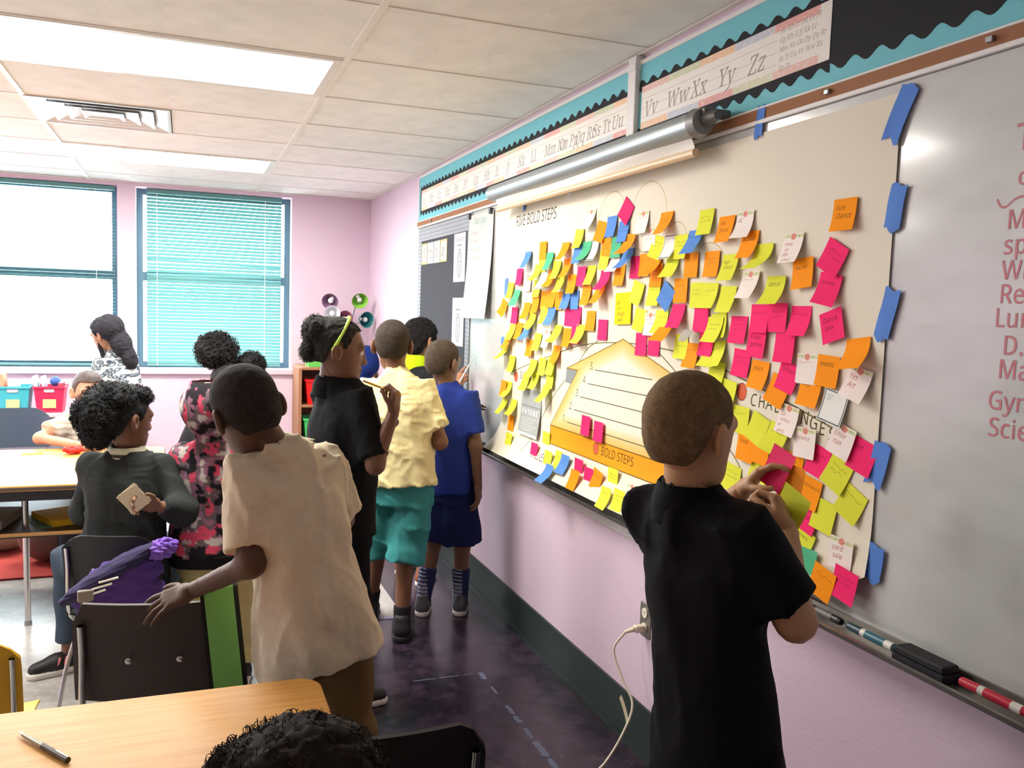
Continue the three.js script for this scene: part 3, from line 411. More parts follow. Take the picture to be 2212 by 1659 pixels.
// wall socket, cord and tray tools
{
  const o = thing('wall_outlet', 'steel duplex wall outlet with a cream plug in its lower socket', 'outlet', [WALLX, 0.463, -2.495]);
  part('cover_plate', plate(0.07, 0.118, 0.005, 0.006).rotateY(-Math.PI / 2), M(0x8f8a80, 0.35, { metalness: 0.8 }), o);
  const sk = M(0xe8e2cf, 0.5); for (const y of [0.026, -0.026]) { const s = part('socket_face', rod([-0.009, y, 0], [-0.004, y, 0], 0.017, 0.017, 20), sk, o); for (const z of [-0.006, 0.006]) part('slot', box(-0.0096, -0.0088, y - 0.003, y + 0.006, z - 0.001, z + 0.001), mat.black, s); }
  const c = thing('power_cord', 'cream power cord hanging from the outlet to the floor', 'power cord');
  const cm = M(0xe6dcc4, 0.55);
  part('plug', flat([rbox(WALLX - 0.045, WALLX - 0.009, 0.424, 0.448, -2.507, -2.483, 0.005), rod([WALLX - 0.045, 0.436, -2.495], [WALLX - 0.075, 0.422, -2.51], 0.009, 0.005)]), cm, c);
  part('cable', tube([[WALLX - 0.07, 0.425, -2.508], [WALLX - 0.1, 0.36, -2.53], [WALLX - 0.085, 0.27, -2.49], [WALLX - 0.07, 0.2, -2.44], [WALLX - 0.11, 0.12, -2.42], [WALLX - 0.19, 0.03, -2.4], [WALLX - 0.28, 0.006, -2.36], [WALLX - 0.36, 0.005, -2.25], [WALLX - 0.42, 0.005, -2.05]], 0.0042, 64), cm, c);
  part('warning_label', wallSheet(-0.012, 0.012, -0.05, 0.05, 0, (u, v) => 0.012 * v * v, 2, 4, 0.0004).rotateX(-0.95).translate(WALLX - 0.075, 0.165, -2.475), M(0xb3a68c, 0.7), c, 'folded paper warning tag');
  const marker = (z, len, body, capc, label, lines) => {
    const t = thing('dry_erase_marker', label, 'marker', [BOARDX - 0.042, 0.8005, z]);
    part('barrel', rod([0, 0.009, 0], [0, 0.009, len * 0.68], 0.0092, 0.0092, 16), body, t); part('cap', rod([0, 0.009, -len * 0.3], [0, 0.009, 0], 0.0088, 0.0098, 16), capc, t); part('end_plug', rod([0, 0.009, len * 0.68], [0, 0.009, len * 0.74], 0.0092, 0.0075, 16), capc, t);
    if (lines) part('wrap_label', rod([0, 0.009, len * 0.1], [0, 0.009, len * 0.52], 0.0095, 0.0095, 16), lines, t);
  };
  const wp = M(0xe9e6da, 0.4), teal = M(0x2a6f80, 0.4), red = M(0xd0213f, 0.4), dk = M(0x1c1d22, 0.4);
  marker(-1.62, 0.13, dk, dk, 'black marker lying in the tray under the poster corner', M(0x6b6a68, 0.5)); marker(-1.46, 0.135, wp, M(0x17424f, 0.4), 'white marker with teal label lying in the tray beside eraser', teal); marker(-1.155, 0.135, wp, red, 'white marker with red cap and red label in the tray', red);
  const e = thing('board_eraser', 'black felt board eraser lying in the marker tray', 'eraser', [BOARDX - 0.04, 0.7915, -1.285]);
  part('felt_pad', rbox(-0.025, 0.025, 0.0, 0.018, -0.066, 0.066, 0.003), M(0x24242a, 0.95), e); part('grip', rbox(-0.022, 0.022, 0.018, 0.036, -0.064, 0.064, 0.006), M(0x17171b, 0.7), e);
  one('tray_cloth', rbox(1.405, 1.45, 0.7915, 0.822, -4.16, -4.03, 0.01, 3), M(0x2c2b2a, 0.95), 'dark crumpled cloth in the tray at the far poster corner', 'cloth');
  one('board_edge_panel', rbox(WALLX - 0.012, WALLX, 0.715, 0.75, -3.5, -1.9, 0.003), M(0xd6cfcd, 0.5), 'flat pale raceway strip under the marker tray', 'raceway');
}
// worn tape lines left on the dark floor
{
  const tm = M(0x565c70, 0.75);
  const flake = (name, along, at, runs, label) => {   // what foot traffic has left of a tape line: ragged flakes
    const t = thing('floor_tape', label, 'floor tape');
    for (const [s0, s1, w] of runs) {
      const n = Math.max(4, Math.round((s1 - s0) / 0.008)), s = new THREE.Shape(), L = [], R = [];
      for (let i = 0; i <= n; i++) { const q = lerp(s0, s1, i / n), k = w * (i % n ? 1 : 0.3); L.push([q, -k * (0.6 + 0.5 * rnd())]); R.push([q, k * (0.5 + 0.5 * rnd())]); }
      [...L, ...R.reverse()].forEach(([q, o], i) => { const P = along === 'z' ? [at + o, -q] : [q, -(at + o)]; s[i ? 'lineTo' : 'moveTo'](...P); });
      const g = new THREE.ExtrudeGeometry(s, { depth: 0.0006, bevelEnabled: false }); g.rotateX(-Math.PI / 2); part('tape_remnant', g, tm, t);
    }
  };
  flake('floor_tape', 'z', 1.15, [[-3.26, -3.19, 0.014], [-3.12, -3.05, 0.006], [-2.95, -2.87, 0.01], [-2.86, -2.8, 0.012], [-2.76, -2.68, 0.008], [-2.66, -2.55, 0.016], [-2.54, -2.42, 0.012], [-2.36, -2.2, 0.014]], 'worn grey tape line on the dark floor parallel to the board wall');
  flake('floor_tape', 'x', -3.255, [[0.86, 0.96, 0.003], [0.97, 1.06, 0.0035], [1.07, 1.12, 0.002]], 'thin worn tape line across the dark floor, meeting the longer tape line');
  one('floor_edge_strip', box(0.45, 1.0, 0, 0.003, -3.99, -3.965), M(0xb7a8d8, 0.5), 'lavender edge strip where pale floor meets dark floor', 'edge strip');
}
// ───────── furniture ─────────
const maple = grainTexture(1024, 512, (x, y) => { const g = vn(x / 90, y / 5, 31) * 0.5 + vn(x / 30, y / 2.2, 32) * 0.35 + vn(x / 200, y / 60, 33) * 0.5; return [218 + 14 * g, 160 + 16 * g, 80 + 18 * g]; });
const mapleMat = M(0xffffff, 0.48, { map: maple });
function desk(name, label, x0, x1, z0, z1, h, legs, cubby) {
  const t = thing(name, label, 'table', [(x0 + x1) / 2, 0, (z0 + z1) / 2]), w = x1 - x0, d = z1 - z0;
  const top = plate(w, d, 0.026, 0.05, 0.004); top.rotateX(-Math.PI / 2); top.translate(0, h - 0.026, 0); { const p = top.attributes.position, uv = top.attributes.uv; for (let i = 0; i < p.count; i++) uv.setXY(i, p.getX(i) / 1.6, p.getZ(i) / 0.8); }
  part('table_top', top, mapleMat, t, 'maple laminate top');
  const band = plate(w + 0.004, d + 0.004, 0.016, 0.052, 0.003); band.rotateX(-Math.PI / 2); band.translate(0, h - 0.0225, 0); part('edge_band', band, M(0x4a3d34, 0.5), t, 'dark rubber edge');
  part('apron', flat([box(-w / 2 + 0.06, w / 2 - 0.06, h - 0.08, h - 0.027, d / 2 - 0.08, d / 2 - 0.06), box(-w / 2 + 0.06, w / 2 - 0.06, h - 0.08, h - 0.027, -d / 2 + 0.06, -d / 2 + 0.08), box(-w / 2 + 0.06, -w / 2 + 0.08, h - 0.08, h - 0.027, -d / 2 + 0.06, d / 2 - 0.06), box(w / 2 - 0.08, w / 2 - 0.06, h - 0.08, h - 0.027, -d / 2 + 0.06, d / 2 - 0.06)]), M(0x2c2f36, 0.5), t);
  for (const [lx, lz] of legs) { const l = part('leg', rod([lx, 0.02, lz], [lx * 0.97, h - 0.027, lz * 0.97], 0.0135, 0.0135, 14), mat.chrome, t); part('foot_glide', rod([lx, 0, lz], [lx, 0.022, lz], 0.017, 0.014, 14), mat.alu, l); }
  if (cubby) {
    part('book_shelf', box(-w / 2 + 0.09, w / 2 - 0.09, h - 0.255, h - 0.235, -d / 2 + 0.09, d / 2 - 0.1), M(0x2b2a2d, 0.5), t); part('shelf_lip', rod([-w / 2 + 0.09, h - 0.24, d / 2 - 0.1], [w / 2 - 0.12, h - 0.24, d / 2 - 0.1], 0.009), M(0xb98a52, 0.4), t);
    for (const sx of [-w / 2 + 0.09, w / 2 - 0.1, 0]) part('shelf_side', box(sx, sx + 0.012, h - 0.255, h - 0.08, -d / 2 + 0.09, d / 2 - 0.1), M(0x2b2a2d, 0.5), t);
  }
  return t;
}
desk('front_table', 'maple topped classroom table with a pen lying on it', -1.02, 0.285, -1.915, -1.2, 0.66, [[-0.58, -0.29], [0.58, -0.29], [-0.58, 0.29], [0.58, 0.29]]);
desk('group_table', 'maple topped table with book shelf below, under the bright window', -1.75, -0.1, -5.16, -4.16, 0.68, [[-0.75, -0.42], [0.7, -0.42], [-0.75, 0.42], [0.26, 0.32], [0.7, 0.42]], true);
{
  const p = thing('ink_pen', 'olive and silver pen lying on the front table', 'pen', [-0.245, 0.6605, -1.735], -0.95);
  part('barrel', rod([-0.0, 0.006, 0], [0.085, 0.006, 0], 0.0058, 0.0058), M(0x3c3a2a, 0.35), p); part('clip', rbox(0.045, 0.085, 0.0112, 0.013, -0.0015, 0.0015, 0.0006), mat.chrome, p); part('grip', rod([-0.07, 0.006, 0], [0, 0.006, 0], 0.004, 0.0058), M(0x9b9a80, 0.3, { metalness: 0.4 }), p); part('tip', rod([-0.088, 0.006, 0], [-0.07, 0.006, 0], 0.001, 0.004), mat.chrome, p);
}
function chair(label, [x, z], turn, color, o = {}) {   // sitter faces +z
  const s = o.scale ?? 1, t = thing('school_chair', label, 'chair', [x, 0, z], turn); t.scale.setScalar(s);
  const m = M(color, o.rough ?? 0.45), H = 0.39;
  const seat = new THREE.PlaneGeometry(0.39, 0.38, 12, 12); seat.rotateX(-Math.PI / 2); { const p = seat.attributes.position; for (let i = 0; i < p.count; i++) { const X = p.getX(i) / 0.195, Z = p.getZ(i) / 0.19; p.setY(i, 0.012 * X * X - 0.02 * Math.max(0, Z) ** 3 + 0.02 * Math.max(0, -Z) ** 3); p.setX(i, p.getX(i) * (1 - 0.06 * Math.max(0, -Z))); } }
  const shell = (g, th) => { const n = g.clone(); const p = n.attributes.position; g.computeVertexNormals(); const nn = g.attributes.normal; for (let i = 0; i < p.count; i++) p.setXYZ(i, p.getX(i) - nn.getX(i) * th, p.getY(i) - nn.getY(i) * th, p.getZ(i) - nn.getZ(i) * th); const idx = n.index.array; for (let i = 0; i < idx.length; i += 3) { const q = idx[i]; idx[i] = idx[i + 1]; idx[i + 1] = q; } n.computeVertexNormals(); return n; };
  const rimmed = (g, nx, ny, th) => { const b = shell(g, th), P = g.attributes.position, Q = b.attributes.position, pos = [], ring = []; for (let i = 0; i <= nx; i++) ring.push(i); for (let j = 1; j <= ny; j++) ring.push(j * (nx + 1) + nx); for (let i = nx - 1; i >= 0; i--) ring.push(ny * (nx + 1) + i); for (let j = ny - 1; j > 0; j--) ring.push(j * (nx + 1)); const at = (A, i) => [A.getX(i), A.getY(i), A.getZ(i)]; ring.forEach((a, i) => { const c = ring[(i + 1) % ring.length]; pos.push(...at(P, a), ...at(Q, a), ...at(P, c), ...at(P, c), ...at(Q, a), ...at(Q, c)); }); const r = new THREE.BufferGeometry(); r.setAttribute('position', new THREE.Float32BufferAttribute(pos, 3)); r.setAttribute('uv', new THREE.Float32BufferAttribute(new Float32Array(pos.length / 3 * 2), 2)); r.computeVertexNormals(); return flat([g, b, r]); };
  seat.translate(0, H, 0.02); part('seat', rimmed(seat, 12, 12, 0.009), m, t);
  const back = new THREE.PlaneGeometry(0.39, 0.26, 14, 10); { const p = back.attributes.position; for (let i = 0; i < p.count; i++) { let X = p.getX(i) / 0.195, Y = p.getY(i) / 0.13; const r = o.round ?? 0.3, k = Math.max(0, Math.abs(X) - (1 - r)) / r; if (Y > 0) p.setY(i, p.getY(i) * (1 - 0.42 * k * k * Y)); p.setZ(i, 0.03 * X * X - 0.035 * (Y + 1) * 0.5); } }
  back.translate(0, 0.625, -0.165); part('backrest', rimmed(back, 14, 10, 0.01), m, t);
  for (const sx of [-1, 1]) {
    part('frame_upright', tube([[sx * 0.15, H - 0.015, 0.1], [sx * 0.165, H - 0.015, -0.12], [sx * 0.172, H + 0.03, -0.165], [sx * 0.172, 0.62, -0.178], [sx * 0.172, 0.7, -0.19]], 0.009, 30), mat.chrome, t);
    part('leg', tube([[sx * 0.15, H - 0.02, 0.1], [sx * 0.175, 0.2, 0.155], [sx * 0.19, 0.01, 0.19]], 0.0095, 12), mat.chrome, t); part('leg', tube([[sx * 0.15, H - 0.02, -0.1], [sx * 0.178, 0.2, -0.18], [sx * 0.195, 0.01, -0.235]], 0.0095, 12), mat.chrome, t);
    for (const y of [0.61]) part('rivet', new THREE.SphereGeometry(0.0085, 12, 8).scale(1, 1, 0.5).translate(sx * 0.06, y, -0.2), mat.chrome, t);
  }
  return t;
}
chair('brown plastic chair with chrome frame behind the front table', [-0.035, -2.43], Math.PI - 0.17, 0x3a302b, { round: 0.14, rough: 0.55 });
{
  // green strap of a bag slung over the brown chair
  const s = thing('bag_strap', 'bright green strap with dark edging slung over brown chair back', 'strap');
  const ribbon = (x0, x1, off) => { const pts = [[0.775, -2.262], [0.79, -2.244], [0.792, -2.226], [0.78, -2.212], [0.72, -2.207], [0.6, -2.2], [0.46, -2.19]], pos = [], idx = []; pts.forEach(([y, z], i) => { const sh = 0.1 * Math.max(0, (0.78 - y)); pos.push(x0 + sh, y + off, z + off * 2, x1 + sh, y + off, z + off * 2); }); for (let i = 0; i < pts.length - 1; i++) { const a = i * 2; idx.push(a, a + 2, a + 1, a + 1, a + 2, a + 3); } const g = new THREE.BufferGeometry(); g.setAttribute('position', new THREE.Float32BufferAttribute(pos, 3)); g.setIndex(idx); g.computeVertexNormals(); const b = g.clone(); b.translate(0, 0, -0.002); return g; };
  part('webbing', ribbon(0.045, 0.115, 0.003), new THREE.MeshPhysicalMaterial({ color: 0x86c765, roughness: 0.75, side: THREE.DoubleSide }), s, 'green webbing'); part('edging', ribbon(0.036, 0.127, 0), new THREE.MeshPhysicalMaterial({ color: 0x1d1c1a, roughness: 0.8, side: THREE.DoubleSide }), s, 'black edging');
}
chair('black plastic chair with purple bag under the seated child in grey', [-0.2, -3.47], Math.PI - 0.3, 0x1b1f22, { round: 0.5, scale: 0.87, rough: 0.6 });
chair('dark chair with rounded back beside the front table', [0.335, -1.62], Math.PI - 0.05, 0x120e10, { round: 0.3, rough: 0.75 });
chair('mustard yellow chair at the side of the front table', [-0.555, -2.62], Math.PI, 0xd9a514, { round: 0.4, scale: 0.8 });
chair('blue grey chair with rounded back pushed up under the bright window shelf', [-1.02, -6.25], 0.1, 0x3d4a5c, { round: 0.55 });
one('folded_cloth', rbox(-0.61, -0.5, 0.592, 0.64, -2.52, -2.44, 0.02, 3), M(0x2f7a4c, 0.9), 'green cloth draped on the yellow chair back', 'cloth');

// red floor mat and things under the far table
one('floor_mat', rbox(-2.6, -0.42, 0, 0.012, -6.4, -5.06, 0.005), M(0xb5443c, 0.95, { bumpMap: wallGrain, bumpScale: 0.003 }), 'red mat on the floor under the window side of the table', 'mat');
{
  const b = thing('exercise_ball', 'pale green ball on the red mat with yellow band', 'ball', [-0.98, 0.2, -5.66]); part('skin', new THREE.SphereGeometry(0.19, 32, 24), M(0x93b59c, 0.45), b); part('yellow_band', new THREE.SphereGeometry(0.1905, 32, 24, 0.3, 0.55), M(0xe3cb3a, 0.45), b, 'yellow band');
  const bag = thing('school_bag', 'brown rounded bag with pink and cream print on the red mat', 'bag', [-0.7, 0.012, -5.36], 0.3);
  const bg = new THREE.SphereGeometry(0.17, 32, 24); bg.scale(1, 0.95, 0.7); bg.translate(0, 0.16, 0); part('bag_body', bg, M(0x7d6058, 0.75), bag); for (const [a, c, n, q] of [[0.35, 0xd84a66, 'print_patch', 0.2], [0.75, 0xd9d2bb, 'print_patch', 0.15], [0.55, 0xb9a67c, 'print_patch', -0.2], [0.95, 0xe07a54, 'print_patch', -0.05], [0.2, 0xcfc09a, 'print_patch', -0.35]]) { const g = new THREE.SphereGeometry(0.172, 12, 8, Math.PI / 2 + a - 0.55 + Math.PI * 0.45, 0.34, 1.4 - q * 1.4, 0.26); g.scale(1, 0.95, 0.7); g.translate(0, 0.16, 0); part(n, g, M(c, 0.7), bag); } part('handle', tube([[-0.05, 0.31, 0], [-0.03, 0.36, 0], [0.03, 0.36, 0], [0.05, 0.31, 0]], 0.009), M(0x6a5048, 0.7), bag);
}
{
  const sheet = (name, label, cat, c, x, y, z, w, d, turn, th = 0.0006, grp) => { const g = rbox(-w / 2, w / 2, 0, th, -d / 2, d / 2, Math.min(0.002, th / 2.2), 1); g.rotateY(turn); g.translate(x, y, z); return one(name, g, M(c, 0.75), label, cat, grp); };
  sheet('sticky_note', 'yellow sticky note lying on the far table', 'sticky note', 0xf3ea1e, -0.735, 0.6805, -5.0, 0.1, 0.08, 0.1, 0.0006);
  sheet('paper_strip', 'white paper strip on the far table, longer one', 'paper', 0xf4f0e4, -0.66, 0.6805, -4.77, 0.3, 0.045, 0.05); sheet('paper_strip', 'white paper strip on the far table, shorter one', 'paper', 0xf4f0e4, -0.78, 0.6805, -4.68, 0.25, 0.032, 0.02);
  sheet('workbook', 'yellow covered book lying in the shelf under the far table', 'book', 0xe0bd1c, -0.53, 0.446, -4.5, 0.2, 0.26, 0.5, 0.03); sheet('folder', 'teal folder under the yellow book in the table shelf', 'folder', 0x5f8f84, -0.56, 0.4455, -4.5, 0.24, 0.3, 0.35, 0.0005); sheet('paper_stack', 'grey paper stack in the shelf under the far table', 'paper', 0x9c9a9c, -0.95, 0.446, -4.52, 0.42, 0.3, -0.15, 0.04);
  const rb = new THREE.IcosahedronGeometry(0.045, 3); { const q = rb.attributes.position; for (let i = 0; i < q.count; i++) { const k = 0.85 + 0.5 * Math.abs(vn(q.getX(i) * 45, q.getY(i) * 45, q.getZ(i) * 45)); q.setXYZ(i, q.getX(i) * k, q.getY(i) * k, q.getZ(i) * k); } rb.computeVertexNormals(); } rb.scale(1.1, 0.45, 0.8); rb.translate(-0.545, 0.703, -4.97); one('crumpled_note', rb, M(0xe02a22, 0.7), 'crumpled red paper in front of the striped shirt child', 'paper');
}
// purple bag hung on the black chair
{
  const wrap = (n, sx, sy, sz, amp, f) => { const g = new THREE.SphereGeometry(1, 48, 36), p = g.attributes.position; for (let i = 0; i < p.count; i++) { const x = p.getX(i), y = p.getY(i), z = p.getZ(i), k = 1 + amp * vn(x * f + n, y * f, z * f) + amp * 0.6 * Math.sin(x * 14 + y * 9 + 3 * vn(x * 3, y * 3, z * 3)); p.setXYZ(i, x * sx * k, y * sy * k, z * sz * k); } g.computeVertexNormals(); return g; };
  const b = thing('purple_bag', 'purple drawstring bag hanging on the black chair back', 'bag', [-0.21, 0.515, -3.2], 0.25);
  const bodyG = wrap(1, 0.155, 0.085, 0.055, 0.09, 3); bodyG.rotateZ(0.42); part('bag_body', bodyG, M(0x4a2a82, 0.7), b);
  const low = wrap(4, 0.13, 0.075, 0.05, 0.08, 3); low.rotateZ(0.1); low.translate(0.02, -0.055, 0); part('bag_bottom', low, M(0x4a2a82, 0.7), b);
  const rim = wrap(7, 0.175, 0.034, 0.04, 0.05, 4); rim.rotateZ(0.5); rim.translate(-0.035, 0.045, 0.02); part('opening_rim', rim, M(0x231c4a, 0.75), b, 'navy opening rim');
  const kn = wrap(9, 0.05, 0.036, 0.034, 0.16, 5); kn.rotateZ(0.3); kn.translate(0.135, 0.11, 0.03); part('gathered_neck', kn, M(0x7b52c0, 0.65), b, 'lilac gathered neck');
  for (let i = 0; i < 3; i++) part('white_stripe', tube([[-0.115 + i * 0.02, -0.012 + i * 0.02, 0.056], [-0.055 + i * 0.02, 0.004 + i * 0.018, 0.066]], 0.0042, 6), mat.white, b);
  const st = part('grey_strap', rbox(-0.13, -0.098, -0.19, -0.02, 0.05, 0.057, 0.003), M(0x6d655f, 0.7), b, 'grey webbing strap'); part('buckle', rbox(-0.14, -0.09, -0.03, 0.01, 0.045, 0.064, 0.006), M(0x8b857e, 0.6), st);
}
// low shelf and bins under the bright window
function bin(label, [x, y, z], w, h, d, color, group, turn = 0) {
  const t = thing('storage_bin', label, 'bin', [x, y, z], turn, group), m = M(color, 0.4);
  const taper = 0.8, pos = [], idx = [], loops = [[taper, 0], [1, h], [1.06, h], [1.06, h - 0.012], [0.985, h - 0.012]];
  const ring = (k, yy, off) => { for (const [sx, sz] of [[-1, -1], [1, -1], [1, 1], [-1, 1]]) pos.push(sx * (w / 2 * k - off), yy, sz * (d / 2 * k - off)); };
  ring(taper, 0, 0); ring(1, h, 0); ring(1.05, h, 0); ring(1.05, h - 0.014, 0); ring(1, h, 0.004); ring(taper, 0.004, 0.004);
  const join = (a, b) => { for (let i = 0; i < 4; i++) { const n = (i + 1) % 4; idx.push(a * 4 + i, b * 4 + i, a * 4 + n, a * 4 + n, b * 4 + i, b * 4 + n); } };
  join(0, 1); join(2, 3); join(1, 2); join(4, 5); join(1, 4); idx.push(0, 1, 2, 0, 2, 3, 20, 22, 21, 20, 23, 22);
  const g = new THREE.BufferGeometry(); g.setAttribute('position', new THREE.Float32BufferAttribute(pos, 3)); g.setIndex(idx); const n = g.toNonIndexed(); n.computeVertexNormals(); m.side = THREE.DoubleSide; part('tub', n, m, t);
  part('handle_slot', plate(w * 0.34, 0.024, 0.002, 0.011, 0.0006).translate(0, h * 0.84, d / 2 * 0.975), M(0xb9bdc4, 0.6), t);
  return t;
}
{
  const s = thing('low_bookcase', 'low grey bookcase with bins on top under the bright window', 'bookcase', [-1.55, 0, -7.06]), gm = M(0x8c8b9c, 0.7), lm = M(0xcfcbd2, 0.6);
  part('top_board', rbox(-1.2, 0.98, 0.635, 0.665, -0.2, 0.2, 0.004), lm, s); part('shelf_board', rbox(-1.18, 0.96, 0.3, 0.32, -0.2, 0.17, 0.003), lm, s); part('bottom_board', rbox(-1.18, 0.96, 0.03, 0.055, -0.2, 0.17, 0.003), lm, s);
  for (const x of [-1.2, -0.1, 0.955]) part('upright', rbox(x, x + 0.025, 0, 0.635, -0.2, 0.18, 0.003), gm, s); part('back_panel', box(-1.18, 0.96, 0.03, 0.635, -0.205, -0.195), gm, s); part('front_panel', box(-0.07, 0.95, 0.34, 0.63, 0.15, 0.16), gm, s);
  const G = 'bins on the low bookcase';
  const t = bin('turquoise bin with blank yellow note on the low bookcase', [-1.13, 0.665, -6.98], 0.215, 0.19, 0.2, 0x45b5c4, G), r = bin('crimson bin with blank yellow note on the low bookcase', [-0.9, 0.665, -6.98], 0.2, 0.19, 0.2, 0xd9305c, G);
  for (const b of [t, r]) part('label_note', rbox(-0.042, 0.042, 0.03, 0.112, 0.094, 0.096, 0.0008, 1).rotateX(-0.1).translate(0, -0.004, 0.004), M(0xe9e58c, 0.75), b, 'blank pale yellow note');
  const book = (label, c, x, y, z, w, h, d, lean) => { const o = thing('binder', label, 'book', [x, y, z]); const g = rbox(-w / 2, w / 2, 0, h, -d / 2, d / 2, 0.003); part('cover', g, M(c, 0.6), o); part('page_block', rbox(-w / 2 + 0.003, w / 2 - 0.003, 0.004, h + 0.001, -d / 2 + 0.004, d / 2 - 0.001, 0.001, 1), mat.white, o); o.rotation.z = lean; };
  book('white booklet leaning in the crimson bin, first of two', 0xdfe2ea, -0.955, 0.69, -6.98, 0.018, 0.24, 0.15, 0.2); book('pale grey booklet leaning in the crimson bin', 0xc6ccd6, -0.915, 0.69, -6.98, 0.018, 0.235, 0.15, 0.15); book('red booklet low in the crimson bin', 0xc04a5c, -0.85, 0.69, -6.98, 0.03, 0.19, 0.14, -0.1); book('orange folder standing in the turquoise bin', 0xe89a78, -1.19, 0.69, -6.98, 0.02, 0.25, 0.15, 0.05); book('white booklet in the turquoise bin', 0xe6e4dc, -1.13, 0.69, -6.98, 0.06, 0.2, 0.14, 0.02);
  one('blue_ball', new THREE.SphereGeometry(0.035, 20, 16).translate(-0.872, 0.885, -6.98), M(0x3d63b0, 0.5), 'small blue ball on top of the crimson bin', 'ball');
  one('storage_box', rbox(-1.0, -0.62, 0.002, 0.1, -6.75, -6.5, 0.006), M(0xd8d4c2, 0.7), 'cream lidded box on the floor below the low bookcase', 'box');
}
// wooden shelf with bins in the corner and the lamp with coloured shades
{
  const s = thing('corner_bookcase', 'brown wooden bookcase with red and green bins in the corner', 'bookcase', [1.14, 0, -7.06]), wm = M(0x9a6a4a, 0.55);
  for (const x of [-0.3, 0.275]) part('side_panel', rbox(x, x + 0.025, 0, 1.0, -0.22, 0.2, 0.003), wm, s); for (const y of [0.03, 0.36, 0.69, 0.985]) part('shelf_board', rbox(-0.275, 0.275, y, y + 0.02, -0.22, 0.2, 0.003), wm, s); part('back_panel', box(-0.29, 0.29, 0.03, 0.99, -0.228, -0.22), wm, s);
  const G = 'bins on the wooden bookcase';
  bin('glossy red bin on the top inner shelf of the wooden bookcase', [1.005, 0.711, -6.98], 0.22, 0.2, 0.26, 0xe01414, G); bin('glossy red bin behind the blue hoodie on the wooden bookcase', [1.27, 0.711, -6.98], 0.22, 0.2, 0.26, 0xe01414, G); bin('green bin on the middle shelf of the wooden bookcase', [1.0, 0.381, -6.98], 0.23, 0.22, 0.26, 0x49c463, G); bin('green bin standing on top of the wooden bookcase', [1.02, 1.006, -7.02], 0.24, 0.17, 0.24, 0x66c85a, G);
  one('red_box', rbox(1.3, 1.4, 1.006, 1.1, -7.05, -6.97, 0.004), M(0xdd2530, 0.5), 'small red box on top of the wooden bookcase', 'box');
  const nb = rbox(-0.012, 0.012, 0, 0.24, -0.09, 0.09, 0.003); nb.rotateZ(-0.35); nb.translate(1.0, 0.73, -6.93); one('blue_binder', nb, M(0x2a3560, 0.5), 'navy binder leaning in the red bin', 'book');
  const L = thing('shade_lamp', 'corner lamp with five coloured cone shades on bent arms', 'lamp', [1.28, 1.006, -7.12]); part('base', rod([0, 0, 0], [0, 0.02, 0], 0.09, 0.08, 28), M(0x8d8d90, 0.4, { metalness: 0.7 }), L); part('pole', rod([0, 0.02, 0], [0, 0.32, 0], 0.01, 0.009), M(0x9b9b9e, 0.35, { metalness: 0.8 }), L);
  const shades = [[-0.17, 0.53, 0.06, 0x7c5a78, 'plum shade', [-0.3, -0.25, 0.9]], [-0.17, 0.43, 0.14, 0xe4e6ea, 'white shade', [-0.15, -0.1, 1]], [-0.07, 0.385, 0.12, 0x8a4f66, 'maroon shade', [0.25, 0.1, 0.9]], [0.055, 0.545, 0.1, 0x84c24a, 'green shade', [0, -0.35, 0.95]], [0.1, 0.385, 0.12, 0x1f6f72, 'teal shade', [0.35, -0.05, 0.9]]];
  for (const [x, y, z, c, lab, dir] of shades) {
    const a = part('bent_arm', tube([[0, 0.31, 0], [x * 0.35, 0.31 + (y - 0.31) * 0.4, 0.01], [x * 0.85, y - 0.02, z * 0.4], [x, y, z - 0.05]], 0.0055, 20), M(0xa5a5a8, 0.35, { metalness: 0.8 }), L);
    const cup = new THREE.LatheGeometry([[0.014, -0.07], [0.024, -0.06], [0.045, -0.02], [0.066, 0.03], [0.064, 0.03], [0.043, -0.018], [0.02, -0.055]].map(([r, h]) => new THREE.Vector2(r, h)), 28), q = new THREE.Quaternion().setFromUnitVectors(new THREE.Vector3(0, 1, 0), new THREE.Vector3(...dir).normalize()); cup.applyQuaternion(q); cup.translate(x, y, z);
    const sh = part('lamp_shade', cup, new THREE.MeshPhysicalMaterial({ color: c, roughness: 0.4, side: THREE.DoubleSide }), L, lab); const bulb = new THREE.SphereGeometry(0.022, 16, 12); bulb.translate(x, y, z); part('bulb', bulb, M(0xdfe0e2, 0.3), sh);
  }
  const wp = wallSheet(-0.17, 0.17, 0, 0.9, 0, () => 0, 2, 2, 0.006); wp.rotateZ(-0.1); wp.translate(1.38, 0.46, -6.0); one('white_panel', wp, mat.white, 'white panel leaning on the wall beyond the bulletin board', 'panel');
}
